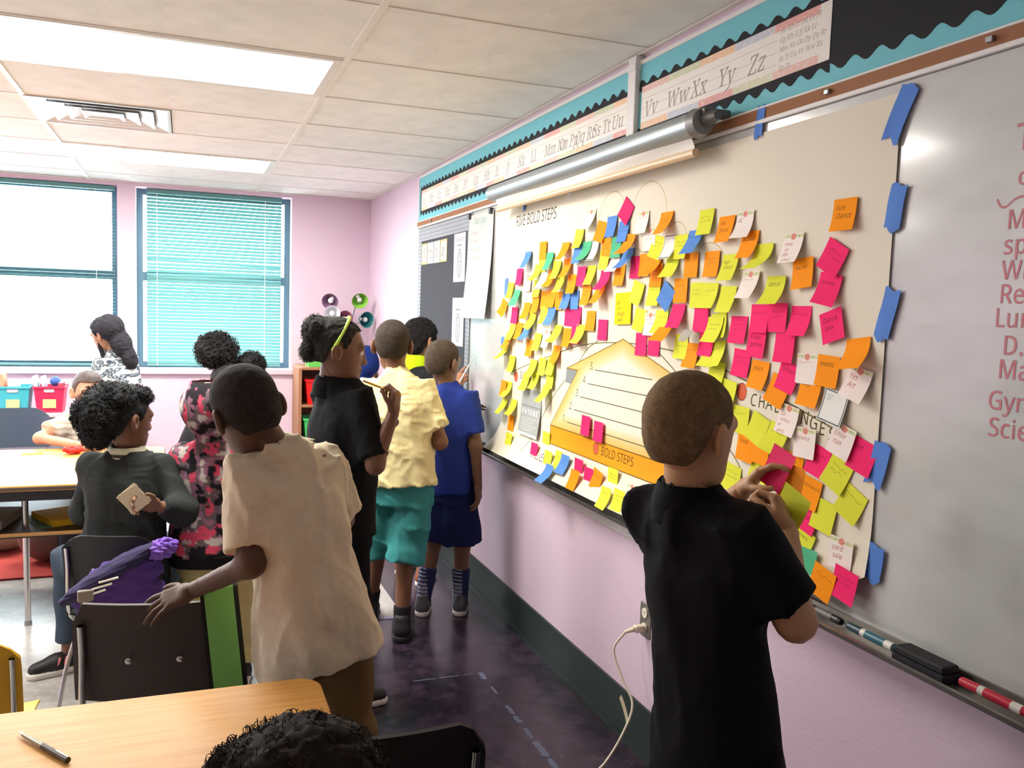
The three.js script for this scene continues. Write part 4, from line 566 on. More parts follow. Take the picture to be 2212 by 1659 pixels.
// ───────── bodies: distance fields meshed by surface nets ─────────
const sub = (a, b) => [a[0] - b[0], a[1] - b[1], a[2] - b[2]], addv = (a, b) => [a[0] + b[0], a[1] + b[1], a[2] + b[2]], mul = (a, s) => [a[0] * s, a[1] * s, a[2] * s], dot = (a, b) => a[0] * b[0] + a[1] * b[1] + a[2] * b[2], len = (a) => Math.hypot(...a), norm = (a) => mul(a, 1 / (len(a) || 1)), mix = (a, b, t) => [lerp(a[0], b[0], t), lerp(a[1], b[1], t), lerp(a[2], b[2], t)], cross = (a, b) => [a[1] * b[2] - a[2] * b[1], a[2] * b[0] - a[0] * b[2], a[0] * b[1] - a[1] * b[0]];
const smin = (a, b, k) => { const h = Math.max(k - Math.abs(a - b), 0) / k; return Math.min(a, b) - h * h * k * 0.25; };
function cap(a, b, ra, rb) { const bx = b[0] - a[0], by = b[1] - a[1], bz = b[2] - a[2], L = bx * bx + by * by + bz * bz || 1e-9; return (x, y, z) => { const px = x - a[0], py = y - a[1], pz = z - a[2], t = clamp((px * bx + py * by + pz * bz) / L, 0, 1), dx = px - bx * t, dy = py - by * t, dz = pz - bz * t; return Math.sqrt(dx * dx + dy * dy + dz * dz) - (ra + (rb - ra) * t); }; }
function cone(a, b, ra, rb) { const bx = b[0] - a[0], by = b[1] - a[1], bz = b[2] - a[2], L = bx * bx + by * by + bz * bz, l = Math.sqrt(L); return (x, y, z) => { const px = x - a[0], py = y - a[1], pz = z - a[2], t = (px * bx + py * by + pz * bz) / L, dx = px - bx * t, dy = py - by * t, dz = pz - bz * t, c = clamp(t, 0, 1); return Math.max(Math.sqrt(dx * dx + dy * dy + dz * dz) - (ra + (rb - ra) * c), (t - 1) * l, -t * l - ra * 0.6); }; }
function ell(c, r, ax) { const m = Math.min(...r); return (x, y, z) => { let p = [x - c[0], y - c[1], z - c[2]]; if (ax) p = [dot(p, ax[0]), dot(p, ax[1]), dot(p, ax[2])]; const k = Math.sqrt((p[0] / r[0]) ** 2 + (p[1] / r[1]) ** 2 + (p[2] / r[2]) ** 2), l = len(p); return k < 1e-4 ? -m : l * (1 - 1 / k); }; }
// stack of oval sections: [centre, half width, half depth], side vectors blended from first to last; flat = cut square at both ends
function loft(secs, side0, side1, pow = 2.3) {
  const n = secs.length, S = [], C = (i, k) => { const g = (j) => secs[clamp(j, 0, n - 1)]; return g(i); };
  for (let i = 0; i < n - 1; i++) for (let q = 0; q < 4; q++) { const t = q / 4, f = (get) => { const a = get(C(i - 1)), b = get(C(i)), c = get(C(i + 1)), d = get(C(i + 2)); return 0.5 * (2 * b + (c - a) * t + (2 * a - 5 * b + 4 * c - d) * t * t + (3 * b - a - 3 * c + d) * t * t * t); }; S.push({ c: [0, 1, 2].map((k) => f((s) => s[0][k])), w: f((s) => s[1]), d: f((s) => s[2]) }); }
  S.push({ c: secs[n - 1][0], w: secs[n - 1][1], d: secs[n - 1][2] });
  const N = S.length; S.forEach((s, i) => { const a = S[Math.max(0, i - 1)].c, b = S[Math.min(N - 1, i + 1)].c; s.ax = norm(sub(b, a)); let sd = mix(side0, side1, i / (N - 1)); sd = norm(sub(sd, mul(s.ax, dot(sd, s.ax)))); s.s = sd; s.f = norm(cross(sd, s.ax)); });
  return (x, y, z) => {
    let best = 1e9;
    for (let i = 0; i < N - 1; i++) {
      const A = S[i], B = S[i + 1], bx = B.c[0] - A.c[0], by = B.c[1] - A.c[1], bz = B.c[2] - A.c[2], L = bx * bx + by * by + bz * bz, t0 = ((x - A.c[0]) * bx + (y - A.c[1]) * by + (z - A.c[2]) * bz) / L, t = clamp(t0, 0, 1);
      const px = x - A.c[0] - bx * t, py = y - A.c[1] - by * t, pz = z - A.c[2] - bz * t, s = px * lerp(A.s[0], B.s[0], t) + py * lerp(A.s[1], B.s[1], t) + pz * lerp(A.s[2], B.s[2], t), f = px * lerp(A.f[0], B.f[0], t) + py * lerp(A.f[1], B.f[1], t) + pz * lerp(A.f[2], B.f[2], t);
      const w = lerp(A.w, B.w, t), d = lerp(A.d, B.d, t), k = Math.pow(Math.pow(Math.abs(s) / w, pow) + Math.pow(Math.abs(f) / d, pow), 1 / pow), l = Math.sqrt(s * s + f * f), rad = k < 1e-4 ? -Math.min(w, d) : l * (1 - 1 / k), axial = (t0 - t) * Math.sqrt(L);
const l2 = Math.sqrt(L), lo = i === 0 ? -t0 * l2 : axial < 0 ? -axial - 0.006 : -1e9, hi = i === N - 2 ? (t0 - 1) * l2 : axial > 0 ? axial - 0.006 : -1e9, v = Math.max(rad, lo, hi); if (v < best) best = v;
    }
    return best;
  };
}
const union = (fs, k) => (x, y, z) => { let d = fs[0](x, y, z); for (let i = 1; i < fs.length; i++) d = k ? smin(d, fs[i](x, y, z), k) : Math.min(d, fs[i](x, y, z)); return d; };
function bounds(pts, pad) { const a = [1e9, 1e9, 1e9], b = [-1e9, -1e9, -1e9]; for (const p of pts) for (let i = 0; i < 3; i++) { a[i] = Math.min(a[i], p[i] - pad); b[i] = Math.max(b[i], p[i] + pad); } return [a, b]; }
function net(f, [mn, mx], h, color) {
  const nx = Math.ceil((mx[0] - mn[0]) / h) + 2, ny = Math.ceil((mx[1] - mn[1]) / h) + 2, nz = Math.ceil((mx[2] - mn[2]) / h) + 2, F = new Float32Array(nx * ny * nz), B = 4, at = (i, j, k) => (k * ny + j) * nx + i;
  for (let k = 0; k < nz; k += B) for (let j = 0; j < ny; j += B) for (let i = 0; i < nx; i += B) {
    const d = f(mn[0] + (i + 1.5) * h, mn[1] + (j + 1.5) * h, mn[2] + (k + 1.5) * h), far = Math.abs(d) > h * 4.6 + 0.012;
    for (let c = k; c < Math.min(nz, k + B); c++) for (let b = j; b < Math.min(ny, j + B); b++) for (let a = i; a < Math.min(nx, i + B); a++) F[at(a, b, c)] = far ? d : f(mn[0] + a * h, mn[1] + b * h, mn[2] + c * h);
  }
  const id = new Int32Array(nx * ny * nz).fill(-1), pos = [], col = [], uv = [], idx = [], E = [[0, 1], [0, 2], [0, 4], [1, 3], [1, 5], [2, 3], [2, 6], [3, 7], [4, 5], [4, 6], [5, 7], [6, 7]], v = new Float32Array(8);
  for (let k = 0; k < nz - 1; k++) for (let j = 0; j < ny - 1; j++) for (let i = 0; i < nx - 1; i++) {
    let m = 0; for (let c = 0; c < 8; c++) { v[c] = F[at(i + (c & 1), j + ((c >> 1) & 1), k + (c >> 2))]; if (v[c] < 0) m |= 1 << c; } if (m === 0 || m === 255) continue;
    let x = 0, y = 0, z = 0, n = 0; for (const [a, b] of E) if ((v[a] < 0) !== (v[b] < 0)) { const t = v[a] / (v[a] - v[b]); x += lerp(a & 1, b & 1, t); y += lerp((a >> 1) & 1, (b >> 1) & 1, t); z += lerp(a >> 2, b >> 2, t); n++; }
    id[at(i, j, k)] = pos.length / 3; const P = [mn[0] + (i + x / n) * h, mn[1] + (j + y / n) * h, mn[2] + (k + z / n) * h]; pos.push(...P); uv.push(P[0] + P[2], P[1]); if (color) col.push(...color(...P));
  }
  const quad = (a, b, c, d, flip) => { if (a < 0 || b < 0 || c < 0 || d < 0) return; if (flip) idx.push(a, c, b, b, c, d); else idx.push(a, b, c, b, d, c); };
  for (let k = 1; k < nz - 1; k++) for (let j = 1; j < ny - 1; j++) for (let i = 1; i < nx - 1; i++) {
    const s = F[at(i, j, k)] < 0;
    if (s !== F[at(i + 1, j, k)] < 0) quad(id[at(i, j - 1, k - 1)], id[at(i, j, k - 1)], id[at(i, j - 1, k)], id[at(i, j, k)], !s);
    if (s !== F[at(i, j + 1, k)] < 0) quad(id[at(i - 1, j, k - 1)], id[at(i - 1, j, k)], id[at(i, j, k - 1)], id[at(i, j, k)], !s);
    if (s !== F[at(i, j, k + 1)] < 0) quad(id[at(i - 1, j - 1, k)], id[at(i, j - 1, k)], id[at(i - 1, j, k)], id[at(i, j, k)], !s);
  }
  const g = new THREE.BufferGeometry(); g.setAttribute('position', new THREE.Float32BufferAttribute(pos, 3)); g.setAttribute('uv', new THREE.Float32BufferAttribute(uv, 2)); if (color) g.setAttribute('color', new THREE.Float32BufferAttribute(col, 3)); g.setIndex(idx); g.computeVertexNormals(); return g;
}
// head in its own axes: x to its right, y up, z out of the face; chin at -0.108, crown at 0.108
function headField(slim = 1) {
  const cran = ell([0, 0.028, -0.012], [0.073, 0.08, 0.091]), face = ell([0, -0.034, 0.022], [0.056 * slim, 0.074, 0.063]), jaw = ell([0, -0.078, 0.03], [0.042 * slim, 0.028, 0.046]);
  const ears = [-1, 1].map((s) => { const o = ell([s * 0.079, -0.01, -0.014], [0.0105, 0.032, 0.021], [norm([1, 0, s * 0.5]), norm([0, 1, -0.15]), norm([-s * 0.5, 0.1, 1])]), h = ell([s * 0.0905, -0.006, -0.008], [0.01, 0.021, 0.0125]); return (x, y, z) => Math.max(o(x, y, z), -h(x, y, z)); });
  const nose = cap([0, 0.004, 0.083], [0, -0.03, 0.097], 0.006, 0.0105), wing = [-1, 1].map((s) => ell([s * 0.011, -0.034, 0.089], [0.008, 0.007, 0.009])), chin = ell([0, -0.09, 0.06], [0.024, 0.02, 0.022]), brow = cap([-0.034, 0.02, 0.072], [0.034, 0.02, 0.072], 0.012, 0.012), up = ell([0, -0.0565, 0.0835], [0.022, 0.006, 0.0085]), low = ell([0, -0.068, 0.081], [0.019, 0.0065, 0.009]), slit = ell([0, -0.0618, 0.092], [0.022, 0.0018, 0.01]);
  const sock = [-1, 1].map((s) => ell([s * 0.03, 0.001, 0.0905], [0.017, 0.011, 0.017]));
  return (x, y, z) => {
    let d = smin(smin(cran(x, y, z), face(x, y, z), 0.04), jaw(x, y, z), 0.035); if (d > 0.06) return d;
    d = smin(d, brow(x, y, z), 0.02); d = smin(d, chin(x, y, z), 0.02); d = smin(d, nose(x, y, z), 0.014); for (const w of wing) d = smin(d, w(x, y, z), 0.008);
    for (const s of sock) { const k = -s(x, y, z); d = -smin(-d, -k, 0.012); } d = smin(d, up(x, y, z), 0.009); d = smin(d, low(x, y, z), 0.009); d = Math.max(d, -slit(x, y, z)); for (const e of ears) d = smin(d, e(x, y, z), 0.006); return d;
  };
}
const HEAD = headField();
const hairline = (z) => z > 0.045 ? 0.062 : z > 0.005 ? lerp(-0.004, 0.062, clamp((z - 0.02) / 0.025, 0, 1)) : z > -0.028 ? 0.018 : lerp(0.018, -0.062, clamp((-0.028 - z) / 0.02, 0, 1));
function frame(face, up = [0, 1, 0]) { const f = norm(face), r = norm(cross(f, up)), u = cross(r, f); return { r, u, f }; }
const local = (o, F, s) => (fn) => (x, y, z) => { const p = [x - o[0], y - o[1], z - o[2]]; return s * fn(dot(p, F.r) / s, dot(p, F.u) / s, dot(p, F.f) / s); };
const toWorld = (o, F, s, p) => addv(o, addv(addv(mul(F.r, p[0] * s), mul(F.u, p[1] * s)), mul(F.f, p[2] * s)));
// hand: fingers along dir, palm facing n; thumb on +x for a right hand
function hand(wrist, dir, n, right, s, curls, spread = 1, thumb = [0.75, 0.6, 0.35]) {
  const Y = norm(dir), Z = norm(sub(n, mul(Y, dot(n, Y)))), X = cross(Y, Z), sx = right ? 1 : -1, W = (p) => addv(wrist, mul(addv(addv(mul(X, p[0] * sx), mul(Y, p[1])), mul(Z, p[2])), s)), fs = [], ends = [wrist];
  const C = (a, b, r1, r2) => { const A = W(a), Bq = W(b); ends.push(Bq); fs.push([cap(A, Bq, r1 * s, r2 * s)]); };
  const palm = [cap(W([0, -0.02, 0]), W([0, 0.02, 0]), 0.024 * s, 0.026 * s), cap(W([0.022, 0.025, 0]), W([0.027, 0.084, 0]), 0.016 * s, 0.0135 * s), cap(W([0.004, 0.025, 0]), W([0.008, 0.088, 0]), 0.0165 * s, 0.0135 * s), cap(W([-0.014, 0.025, 0]), W([-0.011, 0.084, 0]), 0.0155 * s, 0.013 * s), cap(W([-0.026, 0.025, 0]), W([-0.028, 0.075, 0]), 0.0135 * s, 0.0115 * s), cap(W([0.016, 0.015, 0.004]), W([0.034, 0.045, 0.01]), 0.015 * s, 0.013 * s)];
  const base = [[0.028, 0.088, 0], [0.009, 0.092, 0], [-0.011, 0.088, 0], [-0.029, 0.078, 0]], L = [[0.041, 0.025, 0.02], [0.045, 0.029, 0.021], [0.042, 0.027, 0.021], [0.033, 0.021, 0.018]], fan = [0.16, 0.04, -0.09, -0.22], fingers = [];
  base.forEach((b, i) => { const cu = Array.isArray(curls[0]) ? curls[i] : curls, fa = fan[i] * spread; let p = b, a = 0; const segs = []; for (let q = 0; q < 3; q++) { a += cu[q]; const d = [Math.sin(fa) * Math.cos(a), Math.cos(fa) * Math.cos(a), Math.sin(a)], e = addv(p, mul(d, L[i][q])), A = W(p), Bq = W(e); segs.push(cap(A, Bq, (0.0098 - q * 0.0009) * s, (0.009 - q * 0.0011) * s)); ends.push(Bq); p = e; } fingers.push(union(segs)); });
  { let p = [0.03, 0.036, 0.008]; const segs = [], ds = [norm(thumb), norm(addv(thumb, [-0.25, 0.25, 0.15])), norm(addv(thumb, [-0.5, 0.4, 0.25]))]; [0.03, 0.028, 0.022].forEach((l, q) => { const e = addv(p, mul(ds[q], l)), A = W(p), Bq = W(e); segs.push(cap(A, Bq, (0.0125 - q * 0.0014) * s, (0.0112 - q * 0.0016) * s)); ends.push(Bq); p = e; }); fingers.push(union(segs)); }
  const pf = union(palm, 0.012 * s), f = (x, y, z) => { const d = pf(x, y, z); if (d > 0.11 * s) return d - 0.0; let m = 1e9; for (const g of fingers) m = Math.min(m, g(x, y, z)); return smin(d, m, 0.006 * s); };
  const fingersOnly = (x, y, z) => { let d = pf(x, y, z); for (const g of fingers) d = smin(d, g(x, y, z), 0.005 * s); return d; };
  return { f: fingersOnly, box: bounds(ends, 0.03 * s + 0.006), W, ends };
}
function shoe(ankle, toe, s, upperMat, soleMat, parent, stripe) {
  const T = norm([toe[0], 0, toe[2]]), R = norm(cross(T, [0, 1, 0])), g0 = [ankle[0], 0, ankle[2]], P = (x, y, z) => addv(g0, addv(addv(mul(R, x * s), [0, y * s, 0]), mul(T, z * s)));
  const up = union([cap(P(0, 0.045, -0.03), P(0, 0.038, 0.05), 0.034 * s, 0.036 * s), cap(P(0, 0.038, 0.05), P(0, 0.03, 0.125), 0.037 * s, 0.03 * s), cap(P(0, 0.045, -0.02), P(0, 0.088, -0.018), 0.034 * s, 0.034 * s)], 0.025), f = (x, y, z) => Math.max(up(x, y, z), 0.022 * s - y, y - 0.112 * s);
  const o = part('shoe', net(f, bounds([P(0, 0, -0.04), P(0, 0.1, 0.14), P(0, 0, 0.14)], 0.05), 0.006), upperMat, parent);
  const sf = union([cap(P(0, 0.014, -0.028), P(0, 0.014, 0.05), 0.039 * s, 0.042 * s), cap(P(0, 0.014, 0.05), P(0, 0.014, 0.125), 0.042 * s, 0.035 * s)], 0.01), fs = (x, y, z) => Math.max(sf(x, y, z), y - 0.026 * s, 0.0005 - y); part('sole', net(fs, bounds([P(0, 0.01, -0.04), P(0, 0.02, 0.14)], 0.05), 0.006), soleMat, o);
  if (stripe) for (const q of [0.02, 0.045]) for (const sd of [-1, 1]) part('side_stripe', tube([P(sd * 0.034, 0.03, q + 0.02), P(sd * 0.037, 0.05, q + 0.01), P(sd * 0.03, 0.07, q)], 0.005 * s, 8, 6), stripe, o);
  return o;
}
// a whole child or adult from joints; J holds world points
function person(label, J, o) {
  const t = thing('person', label, 'person', [0, 0, 0]), skin = o.skin, side = norm(sub(J.RSh, J.LSh)), hs = o.hs ?? 1, F = frame(J.face, J.up);
  const hipR = norm([side[0], 0, side[2]]), hips = J.hipSide ?? hipR, W = o.w ?? 1, shc = mix(J.LSh, J.RSh, 0.5), mid = mix(J.hip, shc, 0.5);
  const LHip = addv(J.hip, mul(hips, -0.068 * W)), RHip = addv(J.hip, mul(hips, 0.068 * W));
  const grain = (a) => (x, y, z) => { const n = 1 + a * vn(x * 160, y * 160, z * 160) + a * vn(x * 40, y * 40, z * 40); return [skin[0] * n, skin[1] * n, skin[2] * n]; };
  const arm = o.arm ?? 1, ra = [0.037, 0.031, 0.03, 0.0215].map((r) => r * arm), th = [0.068, 0.05, 0.045, 0.031].map((r) => r * (o.leg ?? 1));
  const Q = W * 0.86, pieces = [loft([[J.hip, 0.115 * Q, 0.08 * Q], [mix(J.hip, shc, 0.35), 0.1 * Q, 0.074 * Q], [mix(J.hip, shc, 0.75), 0.114 * Q, 0.078 * Q], [mix(J.hip, shc, 0.95), 0.085 * Q, 0.05 * Q], [mix(shc, J.neck, 0.7), 0.042, 0.04]], hips, side), cap(J.neck, addv(J.head, mul(F.f, -0.012)), 0.044 * hs, 0.041 * hs)];
  for (const s of ['L', 'R']) { pieces.push(cap(J[s + 'Sh'], J[s + 'El'], ra[0], ra[1]), cap(J[s + 'El'], J[s + 'Wr'], ra[2], ra[3])); if (J[s + 'Kn']) pieces.push(cap(s === 'L' ? LHip : RHip, J[s + 'Kn'], th[0], th[1]), cap(J[s + 'Kn'], J[s + 'An'], th[2], th[3])); }
  const pts = Object.entries(J).filter(([k, v]) => Array.isArray(v) && !['face', 'up', 'hipSide', 'head'].includes(k)).map((e) => e[1]);
  const geos = [net(union(pieces, 0.025), bounds(pts, 0.1), 0.012, grain(0.05))];
  const Lh = local(J.head, F, hs), hb = bounds([-1, 1].flatMap((a) => [-1, 1].flatMap((b) => [-1, 1].map((c) => toWorld(J.head, F, hs, [a * 0.09, b * 0.115, c * 0.115])))), 0.004);
  const lipc = o.lip ?? [skin[0] * 0.85, skin[1] * 0.62, skin[2] * 0.62];
  const inHead = (x, y, z) => { const p = sub([x, y, z], J.head); return [dot(p, F.r) / hs, dot(p, F.u) / hs, dot(p, F.f) / hs]; };
  geos.push(net(Lh(HEAD), hb, 0.0036, (x, y, z) => { const q = inHead(x, y, z), c = grain(0.05)(x, y, z); if (Math.abs(q[0]) < 0.021 && q[1] < -0.05 && q[1] > -0.074 && q[2] > 0.074) return lipc; if (!o.bald && q[2] > 0.06 && Math.abs(q[1] - 0.0235 + 0.25 * Math.max(0, Math.abs(q[0]) - 0.034)) < 0.0035 && Math.abs(q[0]) > 0.012 && Math.abs(q[0]) < 0.047) return [0.03, 0.022, 0.018]; return c; }));
  for (const s of ['L', 'R']) { const h = o['hand' + s]; if (h) { const H = hand(J[s + 'Wr'], h.dir, h.palm, s === 'R', (o.handSize ?? 0.78), h.curls ?? [0.35, 0.4, 0.3], h.spread ?? 0.6, h.thumb); geos.push(net(H.f, H.box, 0.0034, grain(0.06))); h.out = H; } }
  for (const g of geos) if (!g.attributes.color) throw new Error('colour');
  const body = new THREE.Mesh(mergeGeometries(geos), new THREE.MeshPhysicalMaterial({ vertexColors: true, roughness: 0.52, sheen: 0.15, sheenColor: new THREE.Color(1, 0.9, 0.8) })); body.name = 'body'; t.add(body);
  if (o.eyes !== false) for (const s of [-1, 1]) { const e = part('eye', new THREE.SphereGeometry(0.0125 * hs, 16, 12).translate(...toWorld(J.head, F, hs, [s * 0.029, 0.001, 0.0715])), M(0xd9d4cc, 0.2), t); part('iris', new THREE.SphereGeometry(0.0062 * hs, 12, 10).translate(...toWorld(J.head, F, hs, [s * 0.0285, 0.001, 0.0785])), M(0x1c120c, 0.15), e); }
  // hair close to the skull
  if (o.hair) {
    const hc = o.hair.color, th2 = o.hair.thick ?? 0.004, am = o.hair.rough ?? 0.0008, cran = ell([0, 0.028, -0.012], [0.073, 0.08, 0.091]), back = ell([0, -0.02, -0.03], [0.06, 0.055, 0.058]);
    const hf = (x, y, z) => { const d0 = smin(cran(x, y, z), back(x, y, z), 0.03) - th2; if (d0 > 0.03) return d0; const d = d0 - am * vn(x * 260, y * 260, z * 260) - am * 2 * vn(x * 90, y * 90, z * 90), line = hairline(z) + (o.hair.drop ?? 0); return Math.max(d, (line - y) * 0.8, -(d + 0.012 + th2)); };
    const lump = o.hair.blobs ? o.hair.blobs.map(([p, r, q]) => { const e = ell(p, r); const a = q ?? 0.012; return (x, y, z) => { const d = e(x, y, z); return Math.abs(d) > 0.06 ? d : d - a * 0.6 * vn(x * 26, y * 26, z * 26) - a * 0.5 * vn(x * 95, y * 95, z * 95) - a * 0.55 * vn(x * 210, y * 210, z * 210); }; }) : [];
    const all = lump.length ? (x, y, z) => { let d = hf(x, y, z); for (const l of lump) d = smin(d, l(x, y, z), 0.015); return d; } : hf;
    const R = o.hair.reach ?? 0.12, bb = bounds([-1, 1].flatMap((a) => [-1, 1].flatMap((b) => [-1, 1].map((c) => toWorld(J.head, F, hs, [a * R, b * R + (o.hair.dy ?? 0), c * R])))), 0.0);
    part('hair', net(Lh(all), bb, o.hair.cell ?? 0.0042, (x, y, z) => { const n = 1 + 0.28 * vn(x * 220, y * 220, z * 220) + 0.14 * vn(x * 60, y * 60, z * 60); return [hc[0] * n, hc[1] * n, hc[2] * n]; }), new THREE.MeshPhysicalMaterial({ vertexColors: true, roughness: o.hair.gloss ?? 0.9, specularIntensity: 0.5 }), t, o.hair.label);
  }
  if (o.hair?.curls) {   // loose curls standing out of the mass of hair
    const [num, size, lift] = o.hair.curls, cg = new THREE.TorusGeometry(size, size * 0.13, 3, 8, 4.4), im = new THREE.InstancedMesh(cg, new THREE.MeshPhysicalMaterial({ color: new THREE.Color(...o.hair.color), roughness: 0.9, specularIntensity: 0.5 }), num * o.hair.blobs.length), mtx = new THREE.Matrix4(), q = new THREE.Quaternion(), e = new THREE.Euler(); let n = 0;
    for (const [c, r] of o.hair.blobs) for (let i = 0; i < num; i++) { const a = rnd() * 6.283, h = rnd() * 2 - 1, k = Math.sqrt(1 - h * h), s = 1 + lift * rnd(), P = toWorld(J.head, F, hs, [c[0] + r[0] * k * Math.cos(a) * s, c[1] + r[1] * h * s, c[2] + r[2] * k * Math.sin(a) * s]); e.set(rnd() * 6, rnd() * 6, rnd() * 6); const z = 0.6 + rnd() * 0.8; mtx.compose(new THREE.Vector3(...P), q.setFromEuler(e), new THREE.Vector3(z, z, z)); im.setMatrixAt(n++, mtx); }
    im.name = 'loose_curls'; im.userData.kind = 'stuff'; t.add(im);
  }
  // garments
  const cloth = (name, f, box, cell, color, lab, rough = 0.86) => part(name, net(f, box, cell, color), new THREE.MeshPhysicalMaterial({ vertexColors: true, roughness: rough, specularIntensity: 0.35 }), t, lab);
  const dye = (c) => typeof c === 'function' ? c : (x, y, z) => { const n = 1 + 0.07 * vn(x * 300, y * 300, z * 300) + 0.03 * vn(x * 50, y * 50, z * 50); return [c[0] * n, c[1] * n, c[2] * n]; };
  if (o.top) {
    const T = o.top, e = T.ease ?? 0.022, down = T.down ?? norm(sub(J.hip, shc)), hem = T.hem ?? addv(J.hip, mul(down, T.below ?? 0.03)), sleeve = T.sleeve ?? 0.55, fw = T.flare ?? 0.01, fold = T.fold ?? 0.005;
    const secs = [[hem, 0.115 * W + e + fw, 0.085 * W + e + fw], [mix(hem, shc, 0.28), 0.11 * W + e + fw * 0.7, 0.083 * W + e + fw * 0.6], [mix(hem, shc, 0.55), 0.112 * W + e, 0.085 * W + e], [mix(hem, shc, 0.82), 0.128 * W + e * 0.7, 0.084 * W + e * 0.8], [addv(shc, [0, 0.012, 0]), 0.108 * W + e * 0.5, 0.062 * W + e * 0.5], [mix(shc, J.neck, 0.85), 0.056 + e * 0.2, 0.052 + e * 0.2]];
    const fs = [loft(secs, hips, side, 2.25)], all = [hem, shc, J.neck];
    for (const s of ['L', 'R']) { const sh = J[s + 'Sh'], el = J[s + 'El'], wr = J[s + 'Wr'], k = T.ease2 ?? 0.014; if (sleeve <= 1) { fs.push(cone(mix(sh, el, -0.1), mix(sh, el, sleeve), ra[0] + k * 0.9, ra[0] + k * (T.cuff ?? 1.5))); all.push(mix(sh, el, sleeve)); } else { fs.push(cap(sh, el, ra[0] + k, ra[1] + k), cone(el, mix(el, wr, sleeve - 1), ra[2] + k, ra[3] + k)); all.push(el, wr); } all.push(sh); }
    fs.push(cap(mix(shc, J.neck, 0.35), J.neck, 0.066, 0.05)); if (T.hood) fs.push(T.hood);
    const base = union(fs, T.blend ?? 0.045), nd = cap(mix(J.neck, J.head, 0.3), addv(J.head, mul(F.f, -0.01)), 0.046, 0.044);
    const f = (x, y, z) => { let d = base(x, y, z); if (d > 0.05 || d < -0.05) return d; d -= fold * (0.9 * Math.sin(vn(x * 5, y * 5, z * 5) * 6 + (x + z) * 26 + y * 14) * (0.5 + 0.5 * vn(x * 7, y * 7, z * 7)) + 0.8 * vn(x * 13, y * 9, z * 13)); if (T.crease) { const [cx, cy, amp] = T.crease, q = Math.abs(vn(x * cx + y * 3, y * cy + x * 4, z * cx + y * 2)), r = Math.abs(vn(x * cx * 1.9 + 7, y * cy * 1.7, z * cx * 1.9 - y * 6)); d -= amp * (Math.max(0, 0.34 - q) / 0.34 + 0.6 * Math.max(0, 0.3 - r) / 0.3 - 0.6); } return T.closed ? d : Math.max(d, -nd(x, y, z)); };
    cloth(T.name ?? 'shirt', f, bounds(all, 0.17 * W + (T.pad ?? 0)), T.cell ?? 0.009, dye(T.color), T.label, T.rough);
    if (T.band) { const B = T.band, f2 = loft([[addv(hem, mul(down, B.h)), 0.115 * W + e + fw * 0.5, 0.085 * W + e + fw * 0.5], [addv(hem, mul(down, -0.012)), 0.115 * W + e + fw + 0.001, 0.085 * W + e + fw + 0.001]], hips, hips); cloth('waistband', f2, bounds([hem, addv(hem, mul(down, B.h))], 0.2), 0.008, dye(B.color)); }
    if (T.collar) { const c = J.neck, ax = norm(addv(norm(sub(J.head, J.neck)), [0, 0.6, 0])), r1 = T.collar.r ?? 0.058; const outer = cone(addv(c, mul(ax, -0.018)), addv(c, mul(ax, T.collar.h ?? 0.03)), r1 + 0.008, r1 - 0.002), inner = cap(addv(c, mul(ax, -0.05)), addv(c, mul(ax, 0.08)), r1 - 0.003, r1 - 0.009); cloth('collar', (x, y, z) => Math.max(outer(x, y, z), -inner(x, y, z)), bounds([c], 0.11), 0.0045, dye(T.collar.color ?? T.color), T.collar.label); }
  }
  if (o.legs && J.LKn) {
    const L = o.legs, k = L.ease ?? 0.018, fs = [loft([[addv(J.hip, [0, -0.085, 0]), 0.118 * W + k * 0.5, 0.085 * W + k * 0.6], [J.hip, 0.116 * W + k * 0.3, 0.083 * W + k * 0.4], [mix(J.hip, shc, 0.22), 0.104 * W + k * 0.2, 0.077 * W + k * 0.2]], hips, hips)], all = [J.hip];
    for (const s of ['L', 'R']) { const hp = s === 'L' ? LHip : RHip, kn = J[s + 'Kn'], an = J[s + 'An']; if (L.to <= 1.3) { const end = L.to <= 1 ? mix(hp, kn, L.to) : mix(kn, an, L.to - 1); fs.push(cone(hp, end, th[0] + k * 0.35, th[1] + k * (L.wide ?? 1.6))); all.push(end); } else { fs.push(cap(hp, kn, th[0] + k * 0.4, th[1] + k), cone(kn, mix(kn, an, L.to - 1), th[2] + k, th[3] + k * (L.wide ?? 1))); all.push(kn, an); } }
    const base = union(fs, 0.03), fold = L.fold ?? 0.004, f = (x, y, z) => { const d = base(x, y, z); return Math.abs(d) > 0.05 ? d : d - (L.crease ?? 0) * (Math.max(0, 0.34 - Math.abs(vn(x * 13, y * 17 + x * 5, z * 13))) / 0.34 - 0.3) - fold * (Math.sin(vn(x * 6, y * 6, z * 6) * 5 + y * 34 + x * 18) * 0.7 + vn(x * 14, y * 14, z * 14)); };
    cloth(L.name ?? 'trousers', f, bounds(all, 0.14 * W), L.cell ?? 0.01, dye(L.color), L.label);
  }
  if (o.socks && J.LKn) for (const s of ['L', 'R']) part('sock', net(cone(addv(J[s + 'An'], [0, -0.02, 0]), mix(J[s + 'An'], J[s + 'Kn'], o.socks.to), th[3] + 0.006, lerp(th[3], th[2], o.socks.to) + 0.007), bounds([J[s + 'An'], mix(J[s + 'An'], J[s + 'Kn'], o.socks.to)], 0.07), 0.006, o.socks.color), new THREE.MeshPhysicalMaterial({ vertexColors: true, roughness: 0.9 }), t, o.socks.label);
  if (o.shoes && J.LKn) for (const s of ['L', 'R']) shoe(J[s + 'An'], o.shoes['toe' + s] ?? o.shoes.toe, o.shoes.s ?? 0.92, o.shoes.upper, o.shoes.sole, t, o.shoes.stripe);
  t.userData.F = F; const out = { t, F, J, hs, at: (p) => toWorld(J.head, F, hs, p) }; delete t.userData.F; return out;
}
